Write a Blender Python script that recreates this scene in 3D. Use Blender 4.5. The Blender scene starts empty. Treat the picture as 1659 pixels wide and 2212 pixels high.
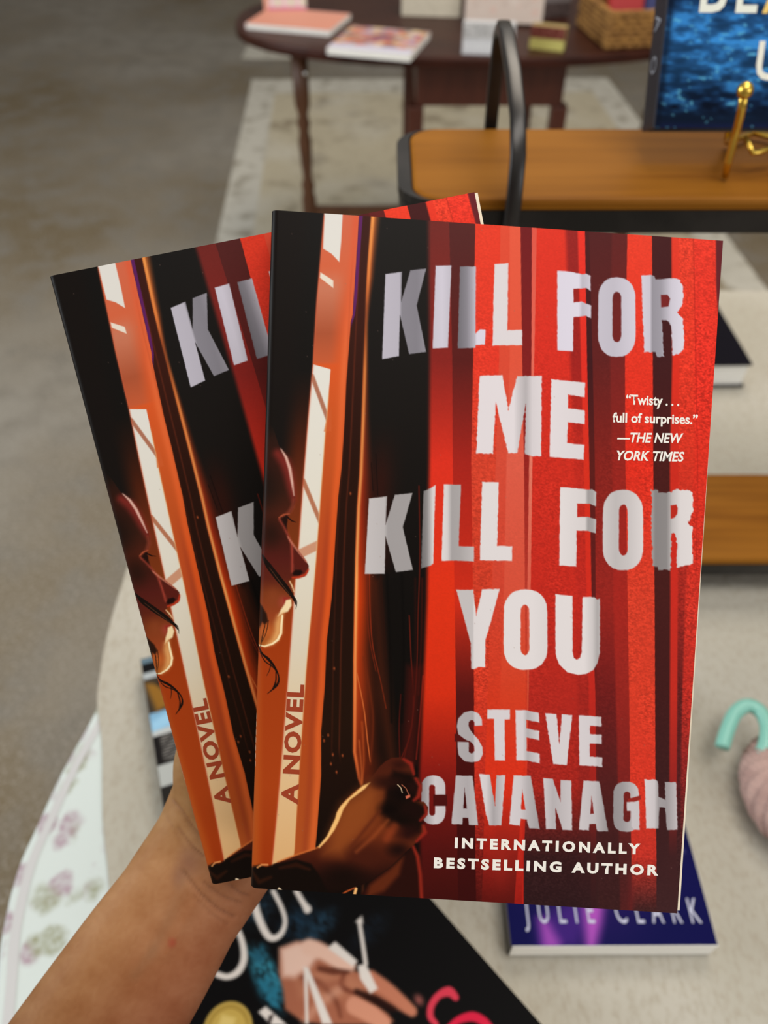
import bpy, bmesh, math, random
import numpy as np
from mathutils import Matrix, Vector
from mathutils.geometry import tessellate_polygon

S = bpy.context.scene
COL = S.collection
# ------------------------------------------------------------------ camera
TH = math.radians(46.0); CS, SN = math.cos(TH), math.sin(TH)
CAM = Vector((0.0, 0.0, 1.333)); FPX = 1662.0; CX, CY = 829.5, 1106.0
RIGHT = Vector((1, 0, 0)); FWD = Vector((0, CS, -SN)); DWN = Vector((0, -SN, -CS))
cd = bpy.data.cameras.new('camera'); cam = bpy.data.objects.new('camera', cd); COL.objects.link(cam)
cam.location = CAM; cam.rotation_euler = (math.pi/2 - TH, 0, 0)
cd.sensor_fit = 'VERTICAL'; cd.sensor_height = 36.0; cd.sensor_width = 27.0
cd.lens = FPX/2212.0*36.0; cd.clip_start = 0.01; cd.clip_end = 60
cd.dof.use_dof = True; cd.dof.focus_distance = 0.248; cd.dof.aperture_fstop = 9.5
S.camera = cam
# ------------------------------------------------------------------ light
S.view_settings.view_transform = 'Standard'; S.view_settings.look = 'None'
S.view_settings.gamma = 1.0; S.view_settings.use_curve_mapping = False
S.view_settings.exposure = 0.0
w = bpy.data.worlds.new('world'); S.world = w; w.use_nodes = True
w.node_tree.nodes['Background'].inputs[0].default_value = (1.0, 0.975, 0.94, 1)
w.node_tree.nodes['Background'].inputs[1].default_value = 0.34
def area(name, loc, target, size, power, col):
    l = bpy.data.lights.new(name, 'AREA'); l.shape = 'RECTANGLE'; l.size, l.size_y = size
    l.energy = power; l.color = col
    o = bpy.data.objects.new(name, l); COL.objects.link(o); o.location = loc
    o.rotation_euler = (Vector(target)-Vector(loc)).to_track_quat('-Z', 'Y').to_euler()
area('ceiling_light_over_table', (0.3, -0.02, 2.75), (0.2, 0.15, 0.9), (1.3, 0.7), 21, (1.0, 0.94, 0.86))
area('ceiling_light_over_rug', (0.5, 1.7, 2.75), (0.4, 1.7, 0), (1.6, 1.0), 34, (1.0, 0.90, 0.76))
area('window_daylight', (-3.4, 0.6, 1.9), (0, 0.4, 0.6), (2.0, 1.6), 80, (0.90, 0.96, 1.0))
area('fill_light_behind', (2.2, -2.0, 1.9), (0.2, 1.0, 0.8), (1.6, 1.4), 30, (0.95, 0.97, 1.0))  # added fill from behind right, brightens front faces and wrist; not a modelled window

# ------------------------------------------------------------------ helpers
def ray(px, py, Z):
    return CAM + Z*(FWD + RIGHT*((px-CX)/FPX) + DWN*((py-CY)/FPX))
def at(px, py, z):
    v = (py-CY)/FPX
    return ray(px, py, (CAM.z-z)/(SN+v*CS))
def project(P):
    d = np.asarray(P, float) - np.array(CAM)
    Z = d@np.array(FWD)
    return FPX*(d@np.array(RIGHT))/Z+CX, FPX*(d@np.array(DWN))/Z+CY
def lin(c):
    c = np.asarray(c, float)/255.0
    return np.where(c <= 0.04045, c/12.92, ((c+0.055)/1.055)**2.4)
def tag(o, label=None, cat=None, group=None, kind=None):
    if label: o['label'] = label
    if cat: o['category'] = cat
    if group: o['group'] = group
    if kind: o['kind'] = kind
    return o
def empty(name, M, label, cat, group=None):
    o = bpy.data.objects.new(name, None); COL.objects.link(o); o.empty_display_size = 0.02
    o.matrix_world = M if isinstance(M, Matrix) else Matrix.Translation(M)
    return tag(o, label, cat, group)
def link(name, me, mat=None, parent=None, smooth=False):
    o = bpy.data.objects.new(name, me); COL.objects.link(o)
    for m in (mat if isinstance(mat, (list, tuple)) else [mat]):
        if m: me.materials.append(m)
    if parent: o.parent = parent
    if smooth: me.polygons.foreach_set('use_smooth', [True]*len(me.polygons))
    return o
class MB:
    def __init__(s): s.v = []; s.f = []
    def add(s, vs, fs):
        n = len(s.v); s.v += [tuple(v) for v in vs]; s.f += [tuple(i+n for i in f) for f in fs]; return s
    def box(s, x0, x1, y0, y1, z0, z1, bev=0.0):
        if bev <= 0:
            return s.add([(x0,y0,z0),(x1,y0,z0),(x1,y1,z0),(x0,y1,z0),(x0,y0,z1),(x1,y0,z1),(x1,y1,z1),(x0,y1,z1)],
                  [(3,2,1,0),(4,5,6,7),(0,1,5,4),(1,2,6,5),(2,3,7,6),(3,0,4,7)])
        b = bmesh.new(); bmesh.ops.create_cube(b, size=1)
        for v in b.verts: v.co = Vector(((x0+x1)/2+v.co.x*(x1-x0), (y0+y1)/2+v.co.y*(y1-y0), (z0+z1)/2+v.co.z*(z1-z0)))
        bmesh.ops.bevel(b, geom=b.edges[:], offset=bev, segments=2, affect='EDGES', profile=0.5)
        b.verts.index_update(); s.add([v.co[:] for v in b.verts], [[v.index for v in f.verts] for f in b.faces]); b.free(); return s
    def prism(s, pts, z0, z1):
        n = len(pts)
        return s.add([(p[0],p[1],z0) for p in pts]+[(p[0],p[1],z1) for p in pts],
              [tuple(range(n))[::-1], tuple(range(n, 2*n))]+[(i,(i+1)%n,(i+1)%n+n,i+n) for i in range(n)])
    def loft(s, rings):
        n = len(rings[0]); m = len(rings)
        return s.add([p for r in rings for p in r],
              [(k*n+i,k*n+(i+1)%n,(k+1)*n+(i+1)%n,(k+1)*n+i) for k in range(m-1) for i in range(n)]
              + [tuple(range(n))[::-1], tuple(range((m-1)*n, m*n))])
    def tube(s, pts, rad, n=12, flat=None):
        pts = [Vector(p) for p in pts]; rings = []; up = None
        for i, p in enumerate(pts):
            a = pts[max(i-1,0)]; b = pts[min(i+1,len(pts)-1)]; t = (b-a).normalized()
            if up is None:
                up = Vector((1,0,0)) if abs(t.x) < 0.9 else Vector((0,0,1))
            sd = t.cross(up).normalized(); up = sd.cross(t).normalized()
            r = rad[i] if isinstance(rad, (list,tuple)) else rad
            ru, rs = (r, r) if flat is None else flat
            rings.append([p+up*(ru*sg(math.cos(q),flat))+sd*(rs*sg(math.sin(q),flat)) for q in [2*math.pi*k/n for k in range(n)]])
        return s.loft(rings)
    def lathe(s, prof, c, n=24):
        return s.loft([[(c[0]+r*math.cos(2*math.pi*k/n), c[1]+r*math.sin(2*math.pi*k/n), c[2]+z) for k in range(n)] for r, z in prof])
    def ball(s, c, r, n=14):
        return s.lathe([(max(r*math.sin(math.pi*i/10),1e-5), -r*math.cos(math.pi*i/10)) for i in range(11)], c, n)
    def build(s, name, mat, parent=None, smooth=False):
        me = bpy.data.meshes.new(name); me.from_pydata(s.v, [], s.f); me.update()
        b = bmesh.new(); b.from_mesh(me); bmesh.ops.recalc_face_normals(b, faces=b.faces[:]); b.to_mesh(me); b.free()
        return link(name, me, mat, parent, smooth)
def sg(c, flat):
    if flat is None: return c
    return math.copysign(abs(c)**0.45, c)
def spline(pts, k=8):
    P = [Vector(p) for p in pts]; out = []
    for i in range(len(P)-1):
        a = P[max(i-1,0)]; b = P[i]; c = P[i+1]; d = P[min(i+2,len(P)-1)]
        for j in range(k):
            t = j/k
            out.append(0.5*((2*b)+(c-a)*t+(2*a-5*b+4*c-d)*t*t+(3*b-a-3*c+d)*t**3))
    return out+[P[-1]]
# ------------------------------------------------------------------ materials
def mat(name, col=None, rough=0.5, metal=0.0, spec=0.5, attr=None, noise=None, bump=None, wood=None, sss=0, coat=0):
    """col sRGB 0-255; noise=(scale, col2, lo, hi, detail, stretch); bump=(scale, strength, dist)"""
    m = bpy.data.materials.new(name); m.use_nodes = True
    N = m.node_tree.nodes; L = m.node_tree.links; b = N['Principled BSDF']
    b.inputs['Roughness'].default_value = rough; b.inputs['Metallic'].default_value = metal
    b.inputs['Specular IOR Level'].default_value = spec; b.inputs['Coat Weight'].default_value = coat
    tc = N.new('ShaderNodeTexCoord')
    def coords(st):
        mp = N.new('ShaderNodeMapping'); mp.inputs['Scale'].default_value = st or (1,1,1)
        L.new(tc.outputs['Object'], mp.inputs['Vector']); return mp.outputs[0]
    if attr:
        a = N.new('ShaderNodeAttribute'); a.attribute_name = attr; out = a.outputs['Color']
    else:
        rgb = N.new('ShaderNodeRGB'); rgb.outputs[0].default_value = (*lin(col), 1); out = rgb.outputs[0]
    for nz in (noise if isinstance(noise, list) else [noise] if noise else []):
        t = N.new('ShaderNodeTexNoise'); t.inputs['Scale'].default_value = nz[0]; t.inputs['Detail'].default_value = nz[4] if len(nz) > 4 else 4
        L.new(coords(nz[5] if len(nz) > 5 else None), t.inputs['Vector'])
        mr = N.new('ShaderNodeMapRange'); mr.inputs[1].default_value = nz[2]; mr.inputs[2].default_value = nz[3]
        L.new(t.outputs['Fac'], mr.inputs[0])
        mx = N.new('ShaderNodeMix'); mx.data_type = 'RGBA'
        L.new(mr.outputs[0], mx.inputs[0]); L.new(out, mx.inputs[6]); mx.inputs[7].default_value = (*lin(nz[1]), 1); out = mx.outputs[2]
    L.new(out, b.inputs['Base Color'])
    if bump:
        t = N.new('ShaderNodeTexNoise'); t.inputs['Scale'].default_value = bump[0]; t.inputs['Detail'].default_value = 5
        L.new(coords(bump[3] if len(bump) > 3 else None), t.inputs['Vector'])
        bp = N.new('ShaderNodeBump'); bp.inputs['Strength'].default_value = bump[1]; bp.inputs['Distance'].default_value = bump[2]
        L.new(t.outputs['Fac'], bp.inputs['Height']); L.new(bp.outputs[0], b.inputs['Normal'])
    if sss:
        b.inputs['Subsurface Weight'].default_value = sss; b.inputs['Subsurface Radius'].default_value = (0.006, 0.0025, 0.0012); b.inputs['Subsurface Scale'].default_value = 0.6
    return m
M_PRINT = mat('printed_cover', rough=0.40, spec=0.07, attr='ink')
M_PRINT_SATIN = mat('printed_matte', rough=0.5, spec=0.03, attr='ink')
M_PAGE = mat('paper_edges', (232, 222, 202), rough=0.85, spec=0.1, noise=(900, (205, 192, 170), 0.45, 0.75, 2, (0.02, 0.02, 1)))
M_PAGEW = mat('white_paper_edges', (246, 246, 242), rough=0.85, spec=0.1, noise=(700, (214, 210, 202), 0.45, 0.8, 2, (0.02, 0.02, 1)))
M_REDBACK = mat('red_board', (120, 22, 20), rough=0.4)
M_DARKBOARD = mat('black_board', (22, 18, 18), rough=0.4)

# ------------------------------------------------------------------ print: colour laid on a fine grid of vertices
rng = np.random.default_rng(7)
_lat = rng.random((256, 256))
def vnoise(x, y):
    xi = np.floor(x).astype(int); yi = np.floor(y).astype(int); fx = x-xi; fy = y-yi
    fx = fx*fx*(3-2*fx); fy = fy*fy*(3-2*fy); xi &= 255; yi &= 255; xj = (xi+1) & 255; yj = (yi+1) & 255
    return (_lat[xi,yi]*(1-fx)+_lat[xj,yi]*fx)*(1-fy)+(_lat[xi,yj]*(1-fx)+_lat[xj,yj]*fx)*fy
def sm(t): t = np.clip(t, 0, 1); return t*t*(3-2*t)
class Canvas:
    """paints sRGB ink on points X,Y (a flat print)"""
    def __init__(s, X, Y, base): s.X = X; s.Y = Y; s.C = np.tile(np.asarray(base, float), (X.size, 1))
    def sel(s, pts, pad):
        p = np.asarray(pts, float)
        return np.where((s.X > p[:,0].min()-pad) & (s.X < p[:,0].max()+pad) & (s.Y > p[:,1].min()-pad) & (s.Y < p[:,1].max()+pad))[0]
    @staticmethod
    def psdf(x, y, loops):
        d = np.full(x.shape, 1e12); ins = np.zeros(x.shape, bool)
        for pts in loops:
            p = np.asarray(pts, float)
            for a, b in zip(p, np.roll(p, -1, 0)):
                ex, ey = b-a; wx = x-a[0]; wy = y-a[1]
                t = np.clip((wx*ex+wy*ey)/(ex*ex+ey*ey+1e-12), 0, 1)
                d = np.minimum(d, (wx-ex*t)**2+(wy-ey*t)**2)
                c = ((a[1] <= y) & (b[1] > y)) | ((b[1] <= y) & (a[1] > y))
                if abs(ey) > 1e-9: ins ^= c & (x < a[0]+(y-a[1])*ex/ey)
        d = np.sqrt(d); return np.where(ins, -d, d)
    def put(s, i, m, col):
        m = m[:, None]; col = col(s.X[i], s.Y[i]) if callable(col) else np.asarray(col, float)
        s.C[i] = s.C[i]*(1-m)+col*m
    def poly(s, loops, col, soft=1.2, alpha=1.0, ragged=0.0):
        if not hasattr(loops[0][0], '__len__'): loops = [loops]
        i = s.sel(loops[0], soft+2); 
        if not i.size: return
        d = s.psdf(s.X[i], s.Y[i], loops)
        if ragged: d = d+ragged*(vnoise(s.X[i]/5, s.Y[i]/5)-0.5)*2
        s.put(i, sm(0.5-d/(2*soft))*alpha, col)
    def stroke(s, pts, wd, col, soft=1.2, alpha=1.0):
        p = np.asarray(pts, float); wd = np.broadcast_to(np.asarray(wd, float), (len(p),))
        i = s.sel(p, wd.max()+soft+2)
        if not i.size: return
        x = s.X[i]; y = s.Y[i]; d = np.full(x.shape, 1e9)
        for k in range(len(p)-1):
            e = p[k+1]-p[k]; t = np.clip(((x-p[k,0])*e[0]+(y-p[k,1])*e[1])/(e@e+1e-9), 0, 1)
            d = np.minimum(d, np.hypot(x-p[k,0]-e[0]*t, y-p[k,1]-e[1]*t)-(wd[k]*(1-t)+wd[k+1]*t))
        s.put(i, sm(0.5-d/(2*soft))*alpha, col)
    def blob(s, c, r, col, alpha=1.0, p=1.0):
        i = s.sel([(c[0]-r[0], c[1]-r[1]), (c[0]+r[0], c[1]+r[1])], 1)
        if not i.size: return
        q = np.hypot((s.X[i]-c[0])/r[0], (s.Y[i]-c[1])/r[1]); s.put(i, sm(1-q)**p*alpha, col)
def vgrad(levels):
    ys = [l[0] for l in levels]; cs = np.array([l[1] for l in levels], float)
    return lambda x, y: np.stack([np.interp(y, ys, cs[:, k]) for k in range(3)], -1)
def hgrad(stops, base):
    xs = [q[0] for q in stops]; vs = [q[1] for q in stops]; base = np.asarray(base, float)
    return lambda x, y: np.interp(x, xs, vs)[:, None]*base
def set_ink(me, C, gain=1.0):
    a = me.attributes.new('ink', 'FLOAT_COLOR', 'POINT')
    c = np.ones((len(me.vertices), 4), np.float32); c[:len(C), :3] = lin(np.clip(C, 0, 255))*gain
    if len(C) < len(c): c[len(C):, :3] = c[0, :3]
    a.data.foreach_set('color', c.ravel())
def grid_mesh(name, P, nx, ny, extra_v=(), extra_f=()):
    """P (ny*nx,3) grid points, row 0 = top"""
    n = nx*ny; V = np.vstack([P, np.asarray(extra_v, float).reshape(-1, 3)])
    i = np.arange((ny-1)*(nx-1)); r, c = np.divmod(i, nx-1); a = r*nx+c
    F = np.stack([a, a+nx, a+nx+1, a+1], -1)
    me = bpy.data.meshes.new(name); me.vertices.add(len(V)); me.vertices.foreach_set('co', V.astype(np.float32).ravel())
    lens = [4]*len(F)+[len(f) for f in extra_f]; flat = np.concatenate([F.ravel()]+[np.asarray(f) for f in extra_f]).astype(np.int32)
    me.loops.add(len(flat)); me.loops.foreach_set('vertex_index', flat); me.polygons.add(len(lens))
    st = np.concatenate([[0], np.cumsum(lens)[:-1]]).astype(np.int32)
    me.polygons.foreach_set('loop_start', st); me.update(calc_edges=True); me.validate()
    return me
def text2d(txt, bold=0.0, shear=0.0, space=1.0, res=3):
    """letters as flat faces, cap height 1, starting at x=0"""
    cu = bpy.data.curves.new('t', 'FONT'); cu.body = txt; cu.offset = bold; cu.shear = shear; cu.space_character = space
    cu.resolution_u = res; cu.fill_mode = 'FRONT'
    o = bpy.data.objects.new('t', cu); COL.objects.link(o); dg = bpy.context.evaluated_depsgraph_get(); dg.update()
    me = bpy.data.meshes.new_from_object(o.evaluated_get(dg))
    v = np.array([p.co[:2] for p in me.vertices]); f = [tuple(p.vertices) for p in me.polygons]
    bpy.data.objects.remove(o); bpy.data.curves.remove(cu); bpy.data.meshes.remove(me)
    v[:, 0] -= v[:, 0].min(); v /= 0.729 if True else 1
    return v, f
# ------------------------------------------------------------------ the red paperback
CAMM = Matrix.Translation(CAM) @ cam.rotation_euler.to_matrix().to_4x4()
def pose(t, R, size=1.0):
    D = np.diag([1., -1., -1.]); Rb = D@np.array(R)@D; tb = D@np.array(t)
    M = Matrix.Identity(4)
    for i in range(3):
        for j in range(3): M[i][j] = Rb[i, j]
        M[i][3] = tb[i]
    return CAMM @ M @ Matrix.Scale(size, 4)
M_FRONT = pose([-0.03353, -0.08997, 0.23254], [[0.99878, -0.04928, -0.004], [0.04901, 0.99748, -0.05136], [0.00652, 0.0511, 0.99867]])
M_TILT = pose([-0.107365, -0.074766, 0.248084], [[0.97786, 0.20823, -0.02059], [-0.20922, 0.97127, -0.11344], [-0.00362, 0.11524, 0.99333]], 1.02)
QUAD = np.array([[-0.00073, -0.00133], [0.13665, 0.00096], [0.13719, 0.21118], [0.00147, 0.20927]])   # cover corners, x right, y down (m)
def unit_h(q):
    (x0,y0),(x1,y1),(x2,y2),(x3,y3) = q
    dx1,dx2,sx = x1-x2, x3-x2, x0-x1+x2-x3; dy1,dy2,sy = y1-y2, y3-y2, y0-y1+y2-y3
    den = dx1*dy2-dx2*dy1; g = (sx*dy2-dx2*sy)/den; h = (dx1*sy-sx*dy1)/den
    return np.array([[x1-x0+g*x1, x3-x0+h*x3, x0], [y1-y0+g*y1, y3-y0+h*y3, y0], [g, h, 1]])
HQ = unit_h(QUAD)
def happ(H, u, v):
    w = H[2,0]*u+H[2,1]*v+H[2,2]; return (H[0,0]*u+H[0,1]*v+H[0,2])/w, (H[1,0]*u+H[1,1]*v+H[1,2])/w
# print sheet: the artwork is laid out in sheet units whose corners are these
SHEET = np.array([(585, 453), (1562, 520), (1463, 1973), (540, 1918)], float)
HS = unit_h(SHEET); HSI = np.linalg.inv(HS)
def sheet_to_local(x, y):
    u, v = happ(HSI, np.asarray(x, float), np.asarray(y, float)); a, b = happ(HQ, u, v); return a, -b
THK = 0.0132; RB = 0.0024
NX, NY = 680, 1000
uu = np.concatenate([np.linspace(0, 0.02, 14)[:-1], np.linspace(0.02, 1, NX-13)]); vv = np.linspace(0, 1, NY)
UU, VV = np.meshgrid(uu, vv); UU = UU.ravel(); VV = VV.ravel()
SX, SY = happ(HS, UU, VV); LX, LYd = happ(HQ, UU, VV)
edge = UU*0.1372; LZ = np.where(edge < RB, -(RB-np.sqrt(np.maximum(RB**2-(RB-edge)**2, 0))), 0.0)

K = Canvas(SX, SY, (19, 17, 16)); X, Y = SX, SY
def yline(pts): p = np.array(sorted(pts, key=lambda q: q[1]), float); return np.interp(Y, p[:,1], p[:,0])
def paint(mask, col):
    i = np.where(mask > 0.003)[0]; K.put(i, mask[i], col)
# backdrop left of the window strip
sl = [(701,450),(692,560),(684,652),(676,788),(666,900),(656,1025),(645,1177),(637,1260),(630,1357),(620,1490),(607,1652),(597,1768),(585,1890)]
sr = [(740,450),(733,563),(721,690),(714,799),(706,901),(703,929),(695,1039),(687,1150),(683,1205),(676,1288),(668,1371),(661,1450),(647,1652),(637,1812),(633,1880)]
br = [(777,450),(762,680),(758,696),(748,829),(745,900),(738,1011),(731,1072),(724,1177),(717,1288),(706,1385),(702,1480),(694,1580),(694,1676),(686,1783),(680,1850)]
rim = [(803,450),(794,569),(790,638),(785,777),(781,901),(776,1025),(771,1094),(767,1205),(765,1316),(763,1427),(763,1480),(762,1624),(772,1681),(780,1705)]
SL, SR, BR, RIM = yline(sl), yline(sr), yline(br), yline(rim)
bg = vgrad([(455,(20,18,17)),(800,(20,17,15)),(880,(44,22,14)),(960,(74,30,14)),(1080,(112,46,20)),(1220,(128,58,20)),(1300,(140,58,20)),(1380,(160,58,16)),(1500,(166,62,18)),(1700,(172,66,20)),(1870,(160,56,14))])
paint(sm((SL-X)/3+0.5), bg)
paint(sm((SL-X)/3+0.5)*sm((1150-Y)/200)*sm((SL-12-X)/45), (22, 17, 15))
paint(sm((SL-X)/3+0.5)*sm((Y-1395)/60)*sm(1-(X-548)/26)*0.55, (190, 96, 34))
# orange window frame
ob = vgrad([(455,(212,106,78)),(560,(214,104,70)),(700,(216,92,50)),(780,(220,90,40)),(900,(206,88,38)),(1050,(192,82,34)),(1250,(186,74,34)),(1400,(176,66,28)),(1600,(178,74,28)),(1850,(176,82,34))])
paint(sm((X-SL)/2+0.5)*sm((BR-X)/3+0.5), ob)
paint(sm((X-SL)/2+0.5)*sm((BR-X)/3+0.5)*np.exp(-((X-BR+7)/9)**2)*0.8, vgrad([(455,(222,92,60)),(800,(232,110,60)),(1200,(226,88,30)),(1850,(222,104,48))]))
paint(sm((X-SL)/2+0.5)*sm((BR-X)/3+0.5)*sm((X-SR)/3)*np.exp(-((X-(SR+BR)/2)/7)**2)*sm((Y-1000)/200)*0.4, (150, 54, 30))
paint(sm((X-SL)/2+0.5)*sm((SR+30-X)/40)*sm((Y-570)/60)*sm((790-Y)/10)*0.75, vgrad([(570,(212,150,128)),(640,(196,124,98)),(720,(160,84,58)),(790,(196,96,62))]))
white = vgrad([(455,(228,226,222)),(800,(230,228,222)),(1150,(228,223,210)),(1400,(222,211,190)),(1560,(226,202,166)),(1700,(228,190,142)),(1880,(224,176,120))])
K.poly([(701,448),(741,448),(737,520),(733,566),(716,548),(698,537)], white, 1.5)
K.poly([(692,588),(720,606),(720,622),(691,600)], (236,226,212), 1.5)
paint(sm((X-SL)/1.6+0.5)*sm((SR-X)/1.6+0.5)*sm((Y-787-(X-676)*0.28)/2+0.5), white)
for a, b, wd, c in [((674,812),(709,908),4.5,(176,116,92)), ((655,1038),(692,1128),4.6,(182,118,88)), ((640,1200),(690,1176),9.5,(206,150,120))]:
    T_ = Canvas(X, Y, (0,0,0)); T_.stroke([a, b], wd, (1,1,1), 2.2); paint(T_.C[:, 0]*sm((X-SL)/1.6+0.5)*sm((SR-X)/1.6+0.5), c)
K.poly([(706,903),(700,932),(716,932),(716,880)], (206,92,44), 2)
paint(np.exp(-((X-SL)/2.2)**2)*sm((Y-460)/10)*sm((1880-Y)/20)*0.55, (206, 92, 60))
paint(np.exp(-((X-SR)/1.8)**2)*sm((Y-830)/30)*sm((1850-Y)/20)*0.5, (232, 180, 120))
# purple edge and dark reveal
paint(sm((X-BR)/2+0.5)*sm((RIM-X)/2+0.5), vgrad([(455,(62,28,22)),(700,(58,25,17)),(1000,(40,18,10)),(1300,(34,15,8)),(1560,(34,17,8)),(1700,(28,13,7)),(1900,(14,7,5))]))
PW = np.interp(Y, [455,500,640,690,720], [8,7.5,7,4,0])
paint(sm((X-BR)/2+0.5)*sm((BR+PW-X)/2+0.5)*sm((720-Y)/30), (94, 34, 98))
for off, a in [(-22, .30), (-38, .16)]:
    paint(np.exp(-((X-RIM-off-(Y-1000)*(-0.012))/2.0)**2)*sm((Y-520)/100)*sm((1660-Y)/60)*a, (150, 60, 34))
# curtain: rim light, glow, black fold
paint(sm((X-RIM)/2+0.5), vgrad([(455,(27,25,24)),(900,(24,20,18)),(1250,(16,12,10)),(1600,(12,8,6)),(1960,(22,8,6))]))
GW = np.interp(Y, [455,600,700,900,1050,1200,1400,1550,1700], [26,20,10,22,38,56,52,70,90])
paint(sm((X-RIM)/2+0.5)*sm(1-(X-RIM)/GW)*sm((1720-Y)/40), vgrad([(455,(208,112,52)),(600,(196,92,42)),(680,(120,50,28)),(800,(150,60,24)),(950,(150,52,22)),(1100,(178,48,18)),(1300,(222,66,14)),(1500,(176,58,18)),(1640,(120,40,14)),(1720,(70,24,12))]))
paint(np.exp(-((X-RIM-4)/3.6)**2)*np.interp(Y,[455,600,660,720,800,1200,1500,1640,1720],[1,.9,.3,.35,.8,1,1,.8,.2]), vgrad([(455,(244,160,84)),(620,(226,130,66)),(900,(238,150,80)),(1250,(248,170,96)),(1640,(236,120,60))]))
paint(np.exp(-((X-RIM-46)/30)**2)*sm((Y-900)/150)*sm((1260-Y)/60)*0.5, (70, 20, 10))
for pts, wd, c in [([(798,1240),(800,1330),(806,1400),(822,1470),(834,1530)],1.2,(150,46,20)), ([(792,1240),(794,1330),(800,1390),(812,1450)],1.0,(120,36,16)), ([(771,1455),(786,1530),(794,1600),(800,1645)],1.3,(206,104,50)),
        ([(905,1050),(907,1200),(903,1330),(900,1450),(890,1560),(872,1640)],1.4,(92,24,13)), ([(884,1330),(888,1420),(893,1500),(888,1580),(866,1640)],1.3,(104,28,16)), ([(914,1460),(906,1560),(899,1640)],1.6,(128,30,20)), ([(866,1500),(862,1570),(864,1640)],1.4,(76,18,12)),
        ([(802,1000),(806,1060)],.8,(20,8,6)), ([(812,980),(816,1070)],.8,(20,8,6))]:
    K.stroke(spline([(p[0],p[1],0) for p in pts], 5) and [(q.x,q.y) for q in spline([(p[0],p[1],0) for p in pts], 5)], wd, c, 1.2, 0.9)
for cx_, cy_ in [(757,1066),(719,1630),(715,1650),(740,1632),(727,1668),(700,1600),(709,1588),(722,1444)]:
    K.blob((cx_, cy_), (4, 6), (196, 92, 48), 0.7)
K.poly([(880,1440),(912,1440),(906,1560),(898,1650),(868,1646),(872,1560)], (76,18,12), 16, .75)
K.poly([(800,1250),(822,1250),(832,1400),(856,1640),(838,1650),(812,1500)], (84,32,14), 16, .6)
for q_, w_, c_ in (([(836,1240),(842,1400),(846,1560)],3,(8,5,4)), ([(822,1240),(828,1330),(834,1420)],2,(44,16,8)), ([(868,1240),(872,1400),(868,1560)],4,(9,6,5)), ([(912,1250),(910,1380),(904,1500)],3,(70,18,12)), ([(897,1250),(897,1400),(893,1500)],2,(52,14,9)), ([(786,1420),(800,1500),(806,1560),(800,1650)],3,(110,40,16)), ([(782,1560),(786,1640),(782,1690)],2,(190,84,34)), ([(776,1600),(781,1660),(782,1694)],1.4,(216,110,52))):
    K.stroke([(q.x,q.y) for q in spline([(a,b,0) for a,b in q_], 5)], w_*.6, c_, 4, .8)
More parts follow.
